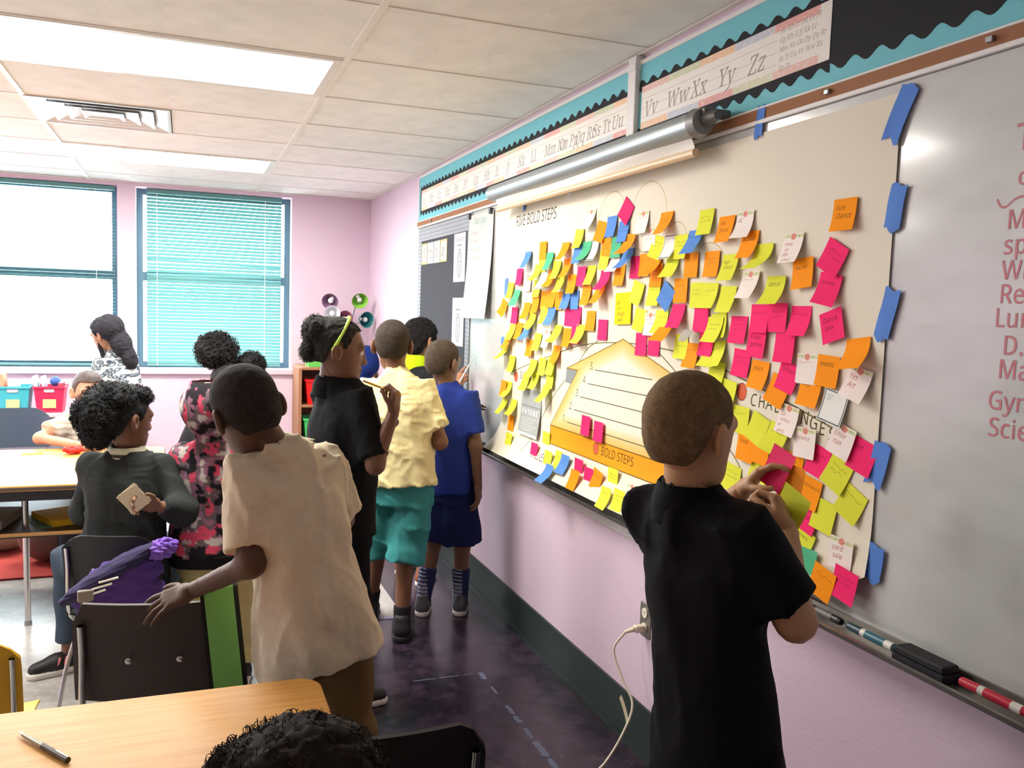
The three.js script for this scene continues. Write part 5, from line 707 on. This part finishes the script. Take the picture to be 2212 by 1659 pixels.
// ───────── the people ─────────
const blackSole = M(0x1a1a1c, 0.6), blackUpper = M(0x17171a, 0.55), whiteSole = M(0xd8d5cd, 0.6);
const tone = (h) => lin(h);
// boy in black polo at the poster, holding notes
{
  const J = { head: [0.871, 1.292, -1.346], face: [0.93, -0.1, -0.33], up: [0, 1, 0], neck: [0.875, 1.178, -1.352], LSh: [0.862, 1.105, -1.46], RSh: [0.928, 1.115, -1.228], LEl: [1.03, 0.99, -1.63], LWr: [1.118, 1.128, -1.522], REl: [1.0, 0.975, -1.185], RWr: [1.085, 1.09, -1.325], hip: [0.918, 0.73, -1.285], LKn: [0.9, 0.4, -1.36], RKn: [0.93, 0.4, -1.22], LAn: [0.88, 0.07, -1.37], RAn: [0.91, 0.07, -1.21] };
  const p = person('boy in black polo shirt with buzzed brown hair, reaching to the poster with notes', J, { skin: tone('#b98a60'), hs: 1.0, w: 0.87, arm: 1.06,
    hair: { color: tone('#6e583c'), thick: 0.0026, rough: 0.0006 },
    handL: { dir: [0.35, 0.75, 0.5], palm: [0.5, -0.3, 0.7], curls: [[0.35, 0.5, 0.4], [0.55, 0.7, 0.5], [0.8, 0.9, 0.6], [0.9, 1.0, 0.7]], spread: 0.5, thumb: [0.6, 0.6, 0.6] }, handR: { dir: [0.1, 0.8, -0.6], palm: [-0.3, 0.3, -0.8], curls: [[0.9, 1.1, 0.7], [1.0, 1.2, 0.8], [1.1, 1.2, 0.8], [1.2, 1.2, 0.8]], thumb: [0.3, 0.8, 0.5] },
    top: { color: tone('#0c0c10'), sleeve: 0.8, ease: 0.016, flare: 0.013, below: 0.06, cuff: 1.8, fold: 0.007, crease: [12, 7, 0.004], collar: { r: 0.058, h: 0.02 }, label: 'black polo shirt' }, legs: { color: tone('#0a0a0e'), to: 1.95, label: 'black trousers' }, shoes: { toe: [0.96, 0, -0.26], upper: blackUpper, sole: blackSole } });
  const nt = (label, c, w, h, pos, rx, ry, rz, bow) => { const g = wallSheet(-w / 2, w / 2, -h / 2, h / 2, 0, (u, v) => bow * (v * v + 0.3 * u * u), 4, 6, 0.0003); g.rotateZ(rz); g.rotateX(rx); g.rotateY(ry); g.translate(...pos); one('sticky_note', g, M(c, 0.72), label, 'sticky note', 'sticky notes in the hands of the boy in black'); };
  nt('pink sticky note held up in the fingers of the boy in black polo', 0xfb2a72, 0.062, 0.085, [1.158, 1.192, -1.452], 0.35, 0.25, 0, 0.012);
  nt('lime sticky note curling in the fist of the boy in black polo', 0xdfe834, 0.07, 0.085, [1.125, 1.13, -1.36], 0.45, 0.3, 0.25, 0.02);
  nt('orange sticky note half peeled in the hands of the boy in black polo', 0xff9a0a, 0.06, 0.08, [1.17, 1.165, -1.42], 0.15, 0.2, 0.1, 0.012);
}
// boy in white tee leaning on the brown chair
person('boy in oversized cream white tee leaning with one hand on the brown chair', { head: [0.142, 1.238, -2.18], face: [-0.3, -0.28, -0.91], up: [-0.25, 0.96, 0], neck: [0.212, 1.13, -2.175], LSh: [0.14, 1.075, -2.15], RSh: [0.345, 1.078, -2.225], LEl: [0.15, 0.878, -2.09], LWr: [0.022, 0.79, -2.2], REl: [0.405, 0.915, -2.33], RWr: [0.36, 0.82, -2.5], hip: [0.315, 0.665, -2.14], hipSide: [0.97, 0, -0.24], LKn: [0.3, 0.36, -2.24], RKn: [0.4, 0.38, -2.13], LAn: [0.28, 0.07, -2.3], RAn: [0.475, 0.07, -2.12] }, {
  skin: tone('#553a2b'), hs: 1.02, w: 0.9, arm: 1.0, hair: { color: tone('#2b2827'), thick: 0.003, rough: 0.0006 },
  handL: { dir: [-0.9, -0.32, -0.1], palm: [-0.25, -0.85, -0.45], curls: [[0.28, 0.25, 0.15], [0.35, 0.3, 0.2], [0.25, 0.25, 0.2], [0.15, 0.2, 0.15]], spread: 2.0, thumb: [0.8, 0.5, 0.1] },
  top: { color: tone('#d8cdb4'), sleeve: 0.84, ease: 0.028, flare: 0.026, below: 0.06, cuff: 1.7, ease2: 0.014, fold: 0.008, crease: [13, 5, 0.0065], cell: 0.007, label: 'oversized cream white tee' }, legs: { color: tone('#6b5636'), to: 1.95, ease: 0.016, fold: 0.006, crease: 0.006, wide: 1.3, label: 'brown khaki trousers' }, shoes: { toe: [0.3, 0, -0.95], upper: blackUpper, sole: whiteSole } });
// girl with green headband and pencil
{
  const p = person('girl in black polo with lime green headband raising a pencil', { head: [0.52, 1.34, -3.12], face: [0.99, -0.14, 0.03], up: [0.1, 1, 0], neck: [0.5, 1.225, -3.135], LSh: [0.51, 1.158, -3.265], RSh: [0.585, 1.155, -3.0], LEl: [0.66, 0.98, -3.28], LWr: [0.72, 1.08, -3.08], REl: [0.622, 0.95, -2.925], RWr: [0.684, 1.135, -2.93], hip: [0.53, 0.73, -3.1], LKn: [0.52, 0.4, -3.2], RKn: [0.575, 0.4, -3.05], LAn: [0.5, 0.07, -3.22], RAn: [0.58, 0.07, -3.1] }, {
    skin: tone('#6f4c39'), hs: 1.04, w: 1.08, hair: { color: tone('#2b2a29'), thick: 0.006, rough: 0.002, drop: 0.012, blobs: [[[0, 0.05, -0.09], [0.06, 0.055, 0.042], 0.008], [[0, -0.02, -0.1], [0.045, 0.036, 0.028], 0.008]], reach: 0.145, curls: [350, 0.005, 0.08] },
    handR: { dir: [0.1, 0.95, 0.1], palm: [-0.75, 0.1, -0.6], curls: [[0.9, 1.2, 0.6], [1.0, 1.25, 0.7], [1.15, 1.3, 0.8], [1.2, 1.3, 0.8]], thumb: [0.5, 0.75, 0.5] },
    top: { color: tone('#0e1013'), sleeve: 0.9, ease: 0.024, flare: 0.012, below: 0.05, cuff: 1.5, fold: 0.007, crease: [12, 6, 0.004], collar: { r: 0.057, h: 0.018 }, label: 'black polo shirt' }, legs: { color: tone('#0a0b0e'), to: 1.96, label: 'black trousers' }, shoes: { toe: [0.95, 0, -0.1], upper: blackUpper, sole: whiteSole } });
  // headband runs over the crown behind the ears
  const pts = []; for (let i = 0; i <= 20; i++) { const a = Math.PI * (i / 20), x = Math.cos(a) * 0.083, y = -0.004 + Math.sin(a) * 0.122; pts.push(p.at([x, y, -0.03 + Math.sin(a) * 0.05])); }
  part('headband', tube(pts, 0.006, 60, 8), M(0xb5e04a, 0.5), p.t, 'lime green headband');
  const pc = thing('pencil', 'yellow pencil in the raised hand of the girl with headband', 'pencil', [0, 0, 0]), a = p.at([0, 0, 0]); const A = [0.575, 1.245, -2.93], B = [0.705, 1.195, -2.915];
  part('shaft', rod(mix(A, B, 0.1), B, 0.0038, 0.0038, 6), M(0xd9a021, 0.45), pc); part('eraser', rod(A, mix(A, B, 0.08), 0.004, 0.004, 12), M(0xd58a80, 0.7), pc); part('ferrule', rod(mix(A, B, 0.06), mix(A, B, 0.12), 0.0041, 0.0041, 12), M(0xc9b38a, 0.3, { metalness: 0.8 }), pc);
}
// boy in cream tee and teal shorts
person('boy in pale yellow tee and teal cargo shorts seen from behind', { head: [0.885, 1.328, -3.84], face: [0.3, -0.1, -0.95], neck: [0.9, 1.205, -3.81], LSh: [0.787, 1.118, -3.845], RSh: [1.022, 1.118, -3.745], LEl: [0.755, 0.9, -3.87], LWr: [0.86, 0.9, -4.05], REl: [1.08, 0.9, -3.7], RWr: [1.1, 0.865, -3.9], hip: [0.915, 0.7, -3.77], LKn: [0.85, 0.4, -3.9], RKn: [0.945, 0.4, -3.75], LAn: [0.84, 0.08, -4.0], RAn: [0.925, 0.08, -3.715] }, {
  skin: tone('#7a5239'), hs: 1.05, w: 1.12, arm: 1.08, leg: 1.0, hair: { color: tone('#3c332c'), thick: 0.0026, rough: 0.0005 }, handR: { dir: [0.3, 0.2, -0.9], palm: [-0.8, 0, 0] }, handL: { dir: [0.5, 0.1, -0.9], palm: [0.5, 0, 0.3] },
  top: { color: tone('#e9dca4'), sleeve: 0.72, ease: 0.026, flare: 0.014, below: 0.0, cuff: 1.6, ease2: 0.015, fold: 0.007, crease: [11, 15, 0.006], cell: 0.007, label: 'pale yellow tee', collar: { r: 0.058, h: 0.01 } }, legs: { name: 'shorts', color: tone('#3f8f8f'), to: 1.12, ease: 0.03, wide: 1.4, fold: 0.007, crease: 0.007, cell: 0.008, label: 'teal cargo shorts' }, socks: { to: 0.22, color: () => tone('#131316'), label: 'black socks' }, shoes: { toe: [0.25, 0, -0.97], upper: blackUpper, sole: blackSole, s: 1.05 } });
// boy in royal blue tee and navy shorts
person('boy in royal blue tee and navy shorts standing by the marker tray', { head: [1.185, 1.238, -4.04], face: [0.8, -0.12, -0.58], neck: [1.205, 1.125, -4.02], LSh: [1.135, 1.055, -4.12], RSh: [1.285, 1.055, -3.92], LEl: [1.24, 0.87, -4.2], LWr: [1.33, 0.95, -4.2], REl: [1.31, 0.85, -3.885], RWr: [1.325, 0.66, -3.87], hip: [1.225, 0.64, -4.02], LKn: [1.16, 0.37, -4.04], RKn: [1.285, 0.37, -3.97], LAn: [1.1, 0.08, -4.0], RAn: [1.28, 0.08, -3.96] }, {
  skin: tone('#76523c'), hs: 1.02, w: 1.0, hair: { color: tone('#4a3f35'), thick: 0.003, rough: 0.0006 }, handR: { dir: [0.05, -1, 0.05], palm: [-0.7, 0, -0.5] }, handL: { dir: [0.8, 0.5, 0], palm: [0, -0.5, 0.5] },
  top: { color: tone('#2c3f95'), sleeve: 0.72, ease: 0.024, flare: 0.012, below: 0.03, cuff: 1.4, ease2: 0.014, fold: 0.006, crease: [12, 7, 0.004], label: 'royal blue tee', collar: { r: 0.056, h: 0.01 } }, legs: { name: 'shorts', color: tone('#1b2450'), to: 1.05, ease: 0.032, wide: 1.5, label: 'navy sports shorts' },
  socks: { to: 0.5, color: (x, y, z) => (Math.abs(((y * 55) % 1) - 0.5) < 0.2 && vn(x * 60, 3, z * 60) > 0.15 ? tone('#aab0c0') : tone('#1d2a58')), label: 'navy socks with pale marks' }, shoes: { toe: [0.35, 0, -0.94], upper: M(0x55585f, 0.5), sole: whiteSole } });
// child in black jacket pointing at the board with a white stick
{
  const p = person('child in black jacket with neon yellow collar pointing a stick at the board', { head: [1.225, 1.322, -4.62], face: [0.86, -0.06, -0.5], neck: [1.205, 1.2, -4.61], LSh: [1.15, 1.12, -4.72], RSh: [1.25, 1.12, -4.5], LEl: [1.2, 0.92, -4.78], LWr: [1.3, 0.9, -4.7], REl: [1.315, 0.98, -4.4], RWr: [1.345, 1.09, -4.37], hip: [1.19, 0.7, -4.6], LKn: [1.18, 0.4, -4.66], RKn: [1.22, 0.4, -4.54], LAn: [1.16, 0.08, -4.66], RAn: [1.22, 0.08, -4.44] }, {
    skin: tone('#b98664'), hs: 1.05, hair: { color: tone('#1d1b1c'), thick: 0.012, rough: 0.003, drop: -0.02 }, handR: { dir: [0.6, 0.75, 0.1], palm: [0.3, -0.3, -0.8], curls: [[0.3, 0.4, 0.3], [0.7, 0.9, 0.5], [0.8, 1, 0.6], [0.9, 1, 0.6]] },
    top: { name: 'jacket', color: tone('#24262a'), sleeve: 1.9, ease: 0.03, below: 0.02, label: 'black jacket', collar: { r: 0.07, h: 0.04, color: tone('#c6e21c'), label: 'neon yellow hood collar' } }, legs: { color: tone('#20222c'), to: 1.95 }, shoes: { toe: [0.6, 0, -0.8], upper: M(0x8a4a2c, 0.6), sole: whiteSole } });
  one('pointer_stick', rod([1.368, 1.115, -4.345], [1.447, 1.262, -4.338], 0.0045, 0.003, 10), M(0xefece4, 0.5), 'white pointer stick touching the whiteboard', 'stick');
}
// blue hoodie figure by the wooden bookcase
{
  const J = { head: [1.0, 1.15, -5.1], face: [0.6, -0.2, -0.75], neck: [0.985, 1.03, -5.09], LSh: [0.87, 0.965, -5.15], RSh: [1.08, 0.965, -5.0], LEl: [0.83, 0.78, -5.2], LWr: [0.93, 0.74, -5.3], REl: [1.13, 0.77, -5.03], RWr: [1.15, 0.78, -5.2], hip: [0.97, 0.6, -5.08], LKn: [0.92, 0.34, -5.12], RKn: [1.03, 0.34, -5.05], LAn: [0.91, 0.07, -5.1], RAn: [1.04, 0.07, -5.02] };
  const F = frame(J.face), sh = ell([0, 0.015, -0.02], [0.098, 0.112, 0.108]), open = ell([0, -0.01, 0.1], [0.062, 0.085, 0.06]);
  person('child in blue hoodie with the hood up beside the wooden bookcase', J, { skin: tone('#7a543e'), hs: 0.98, eyes: false, top: { name: 'hoodie', color: tone('#2b4191'), sleeve: 1.95, ease: 0.032, below: 0.04, closed: true, hood: local(J.head, F, 1)((x, y, z) => Math.max(sh(x, y, z), -open(x, y, z))), pad: 0.05, fold: 0.008, label: 'royal blue hoodie with raised hood' }, legs: { color: tone('#26282f'), to: 1.95 }, shoes: { toe: [0.6, 0, -0.8], upper: blackUpper, sole: blackSole } });
}
// child in pink camouflage hoodie
{
  const J = { head: [0.085, 1.075, -3.54], face: [-0.2, -0.25, -0.95], neck: [0.1, 0.955, -3.55], LSh: [-0.005, 0.885, -3.58], RSh: [0.21, 0.89, -3.52], LEl: [-0.075, 0.72, -3.6], LWr: [-0.02, 0.62, -3.72], REl: [0.265, 0.72, -3.5], RWr: [0.24, 0.6, -3.62], hip: [0.11, 0.52, -3.54], LKn: [0.07, 0.29, -3.56], RKn: [0.2, 0.29, -3.5], LAn: [0.06, 0.065, -3.55], RAn: [0.215, 0.065, -3.48] };
  const F = frame(J.face), sh = ell([0, 0.015, -0.025], [0.102, 0.118, 0.115]), open = ell([0, -0.01, 0.1], [0.064, 0.088, 0.06]);
  const camo = (x, y, z) => { const a = vn(x * 30, y * 34, z * 30) + 0.4 * vn(x * 70, y * 70, z * 70), b = vn(x * 34 + 9, y * 38 + 4, z * 34 + 2) + 0.3 * vn(x * 80, y * 80, z * 80); return a > 0.3 ? tone('#232026') : b > 0.32 ? tone('#e0526f') : a < -0.42 ? tone('#cfc6c0') : b < -0.3 ? tone('#a06f86') : tone('#6f5f66'); };
  person('child in pink and black camouflage hoodie with hood up', J, { skin: tone('#6e4b3a'), hs: 1.0, eyes: false, w: 1.0, top: { name: 'hoodie', color: camo, sleeve: 1.9, ease: 0.034, flare: 0.03, below: 0.005, closed: true, hood: local(J.head, F, 1)((x, y, z) => Math.max(sh(x, y, z), -open(x, y, z))), pad: 0.06, fold: 0.006, cell: 0.0075, label: 'pink grey and black camouflage hoodie', band: { h: 0.045, color: tone('#1b191d') } }, legs: { color: tone('#b9a878'), to: 1.96, ease: 0.03, wide: 1.5, fold: 0.008, crease: 0.006, label: 'pale khaki trousers' }, shoes: { toe: [-0.1, 0, -1], upper: blackUpper, sole: blackSole } });
  const yn = rbox(-0.01, 0.01, -0.03, 0.03, -0.0006, 0.0006, 0.0005, 1); yn.rotateZ(-0.75); yn.translate(0.262, 0.61, -3.4); one('paper_slip', yn, M(0xf0e21c, 0.7), 'narrow yellow paper slip beside the camouflage hoodie', 'paper');
}
// child with two hair puffs
person('child with two round hair puffs standing behind the camouflage hoodie', { head: [0.2, 1.08, -4.5], face: [-0.5, -0.2, -0.84], neck: [0.2, 0.965, -4.49], LSh: [0.07, 0.9, -4.55], RSh: [0.3, 0.9, -4.42], LEl: [0.0, 0.72, -4.57], LWr: [-0.02, 0.7, -4.7], REl: [0.35, 0.72, -4.4], RWr: [0.33, 0.62, -4.5], hip: [0.2, 0.56, -4.48], LKn: [0.15, 0.31, -4.5], RKn: [0.26, 0.31, -4.44], LAn: [0.15, 0.07, -4.5], RAn: [0.27, 0.07, -4.42] }, {
  skin: tone('#6b4936'), hs: 0.98, eyes: false, hair: { color: tone('#2d2c2e'), thick: 0.006, rough: 0.002, blobs: [[[-0.02, 0.185, 0.02], [0.1, 0.088, 0.095], 0.03], [[0.135, 0.1, -0.035], [0.066, 0.06, 0.062], 0.024]], reach: 0.3, cell: 0.006, curls: [900, 0.009, 0.16], label: 'two dark round hair puffs' },
  top: { name: 'jacket', color: tone('#2b2d33'), sleeve: 1.9, ease: 0.028, below: 0.03 }, legs: { color: tone('#22242c'), to: 1.95 }, shoes: { toe: [-0.5, 0, -0.85], upper: blackUpper, sole: blackSole } });
// seated child in charcoal sweater
{
  const p = person('seated child in charcoal sweater with puffy hair holding paper behind the back', { head: [-0.205, 1.048, -3.53], face: [0.8, -0.12, -0.58], neck: [-0.205, 0.928, -3.55], LSh: [-0.325, 0.856, -3.6], RSh: [-0.075, 0.866, -3.49], LEl: [-0.37, 0.66, -3.72], LWr: [-0.3, 0.6, -3.9], REl: [-0.005, 0.715, -3.37], RWr: [-0.085, 0.752, -3.315], hip: [-0.21, 0.455, -3.52], LKn: [-0.43, 0.435, -3.8], RKn: [-0.06, 0.435, -3.9], LAn: [-0.43, 0.085, -3.76], RAn: [-0.05, 0.085, -3.88] }, {
    skin: tone('#7d5842'), hs: 1.04, w: 1.08, hair: { color: tone('#2a2c2e'), thick: 0.006, rough: 0.0015, blobs: [[[0, 0.075, -0.06], [0.085, 0.05, 0.085], 0.016], [[0, 0.01, -0.115], [0.085, 0.085, 0.07], 0.018], [[-0.01, -0.06, -0.1], [0.06, 0.05, 0.05], 0.014], [[0, 0.085, 0.02], [0.07, 0.035, 0.06], 0.014]], reach: 0.21, cell: 0.0052, curls: [700, 0.0075, 0.1], label: 'dark puffy textured hair' },
    handR: { dir: [-0.85, 0.35, 0.25], palm: [0, -0.3, 0.9], curls: [[0.5, 0.6, 0.4], [0.6, 0.7, 0.5], [0.8, 0.8, 0.5], [0.8, 0.9, 0.5]] },
    top: { name: 'sweater', color: tone('#2f3333'), sleeve: 1.85, ease: 0.028, below: 0.05, fold: 0.008, crease: [12, 10, 0.005], cell: 0.008, label: 'charcoal sweater', collar: { r: 0.066, h: 0.02, color: (x, y, z) => (vn(y * 130, 1, 1) > 0.1 ? tone('#4a4c3a') : tone('#e6e6cc')), label: 'striped cream collar' } }, legs: { color: tone('#3d4a58'), to: 1.9, ease: 0.02, label: 'faded blue jeans' }, shoes: { toe: [-0.75, 0, 0.35], upper: blackUpper, sole: whiteSole, stripe: M(0xe07a78, 0.6), s: 1.0 } });
  const cd = thing('paper_cards', 'cream folded paper cards held behind the back of the seated child', 'paper'), g = (w, h, r, z) => { const q = rbox(-w / 2, w / 2, -h / 2, h / 2, -0.0006, 0.0006, 0.0005, 1); q.rotateZ(r); q.rotateY(0.2); q.translate(-0.165, 0.795, -3.262 + z); return q; };
  part('card', g(0.075, 0.09, 0.7, 0), M(0xe8dbb8, 0.7), cd); part('card', g(0.07, 0.085, 0.55, 0.003), M(0xefe6cc, 0.7), cd);
}
// child in striped shirt facing the table
person('child in striped cream tee resting both arms on the far table', { head: [-0.51, 0.962, -5.44], face: [0.25, -0.12, 0.96], neck: [-0.505, 0.845, -5.46], LSh: [-0.395, 0.785, -5.48], RSh: [-0.625, 0.785, -5.42], LEl: [-0.3, 0.715, -5.3], LWr: [-0.4, 0.712, -5.1], REl: [-0.74, 0.72, -5.28], RWr: [-0.535, 0.712, -5.08], hip: [-0.51, 0.45, -5.55], LKn: [-0.43, 0.42, -5.25], RKn: [-0.6, 0.42, -5.25], LAn: [-0.43, 0.08, -5.25], RAn: [-0.6, 0.08, -5.25] }, {
  skin: tone('#d99e80'), hs: 1.06, lip: tone('#c07068'), hair: { color: tone('#5b5250'), thick: 0.006, rough: 0.001, gloss: 0.55, blobs: [[[0, 0.02, -0.1], [0.05, 0.05, 0.04], 0.004]], reach: 0.15 },
  handR: { dir: [0.95, 0, 0.25], palm: [0, -1, 0.1], curls: [0.25, 0.35, 0.2], spread: 0.7 }, handL: { dir: [-0.85, 0.1, 0.4], palm: [0, -1, 0], curls: [0.3, 0.4, 0.3] },
  top: { color: (x, y, z) => (Math.sin((y + 0.12 * x) * 185) > 0.25 ? tone('#c9c2ae') : tone('#efece0')), sleeve: 0.62, ease: 0.02, below: 0.02, cuff: 2, cell: 0.007, label: 'striped cream tee' }, legs: { color: tone('#3b3f4c'), to: 1.95 }, shoes: { toe: [0, 0, 1], upper: blackUpper, sole: whiteSole } });
// woman in leopard print top by the window
{
  const spots = (x, y, z) => { const s = 34, X = (x + z * 0.6) * s, Y = y * s, gx = Math.floor(X), gy = Math.floor(Y); let best = 9; for (let a = -1; a <= 1; a++) for (let b = -1; b <= 1; b++) best = Math.min(best, Math.hypot(gx + a + hash(gx + a, gy + b, 1) - X, gy + b + hash(gx + a, gy + b, 2) - Y)); return best > 0.22 && best < 0.48 ? tone('#4b5560') : best <= 0.22 ? tone('#9aa3a6') : tone('#e6e9e6'); };
  person('woman with long dark hair in leopard print top bending by the bright window', { head: [-0.51, 1.25, -6.55], face: [-0.75, -0.3, -0.55], up: [-0.2, 1, 0], neck: [-0.46, 1.13, -6.55], LSh: [-0.53, 1.04, -6.42], RSh: [-0.35, 1.04, -6.68], LEl: [-0.56, 0.85, -6.4], LWr: [-0.66, 0.75, -6.5], REl: [-0.34, 0.84, -6.74], RWr: [-0.44, 0.74, -6.85], hip: [-0.4, 0.72, -6.52], LKn: [-0.41, 0.4, -6.47], RKn: [-0.36, 0.4, -6.6], LAn: [-0.4, 0.08, -6.45], RAn: [-0.35, 0.08, -6.6] }, {
    skin: tone('#a97a5e'), hs: 1.0, w: 1.05, eyes: false, hair: { color: tone('#2b2a30'), thick: 0.014, rough: 0.003, blobs: [[[0, 0.03, -0.06], [0.1, 0.095, 0.085], 0.006], [[0.02, -0.09, -0.085], [0.085, 0.11, 0.06], 0.008], [[0.03, -0.2, -0.1], [0.06, 0.09, 0.045], 0.008], [[-0.055, -0.14, 0.03], [0.016, 0.1, 0.016], 0.004]], reach: 0.27, cell: 0.006, label: 'long dark hair' },
    top: { name: 'blouse', color: spots, sleeve: 0.7, ease: 0.026, below: 0.04, cell: 0.0065, fold: 0.004, label: 'white and grey leopard print blouse' }, legs: { color: tone('#c3ccb0'), to: 1.9, ease: 0.04, wide: 2, label: 'pale green trousers' }, shoes: { toe: [-0.8, 0, -0.5], upper: blackUpper, sole: blackSole } });
}
// child seated at the near side of the front table, only the crown of the head in view
person('child with dark fuzzy hair seated at the near edge of the front table', { head: [0.115, 0.932, -0.905], face: [0.05, -0.2, -0.97], neck: [0.11, 0.815, -0.87], LSh: [-0.02, 0.73, -0.84], RSh: [0.24, 0.73, -0.83], LEl: [-0.1, 0.62, -0.98], LWr: [-0.02, 0.69, -1.18], REl: [0.3, 0.66, -0.98], RWr: [0.2, 0.69, -1.18], hip: [0.1, 0.45, -0.78], LKn: [0.03, 0.42, -1.1], RKn: [0.18, 0.42, -1.1], LAn: [0.03, 0.08, -1.1], RAn: [0.18, 0.08, -1.1] }, {
  skin: tone('#6b4a38'), hs: 1.0, hair: { color: tone('#231c1a'), thick: 0.01, rough: 0.003, blobs: [[[0, 0.05, -0.02], [0.092, 0.07, 0.095], 0.009], [[-0.06, 0.04, 0.03], [0.04, 0.05, 0.05], 0.008]], reach: 0.16, cell: 0.0045, curls: [1500, 0.0038, 0.09], label: 'dark fuzzy hair' }, handL: { dir: [0.2, 0, -1], palm: [0, -1, 0] }, handR: { dir: [-0.2, 0, -1], palm: [0, -1, 0] },
  top: { color: tone('#23232a'), sleeve: 1.8, ease: 0.024, below: 0.03 }, legs: { color: tone('#24262c'), to: 1.9 }, shoes: { toe: [0, 0, -1], upper: blackUpper, sole: blackSole } });

scene.traverse((o) => { if (o.isMesh) { o.castShadow = true; o.receiveShadow = true; } });
renderer.render(scene, camera);
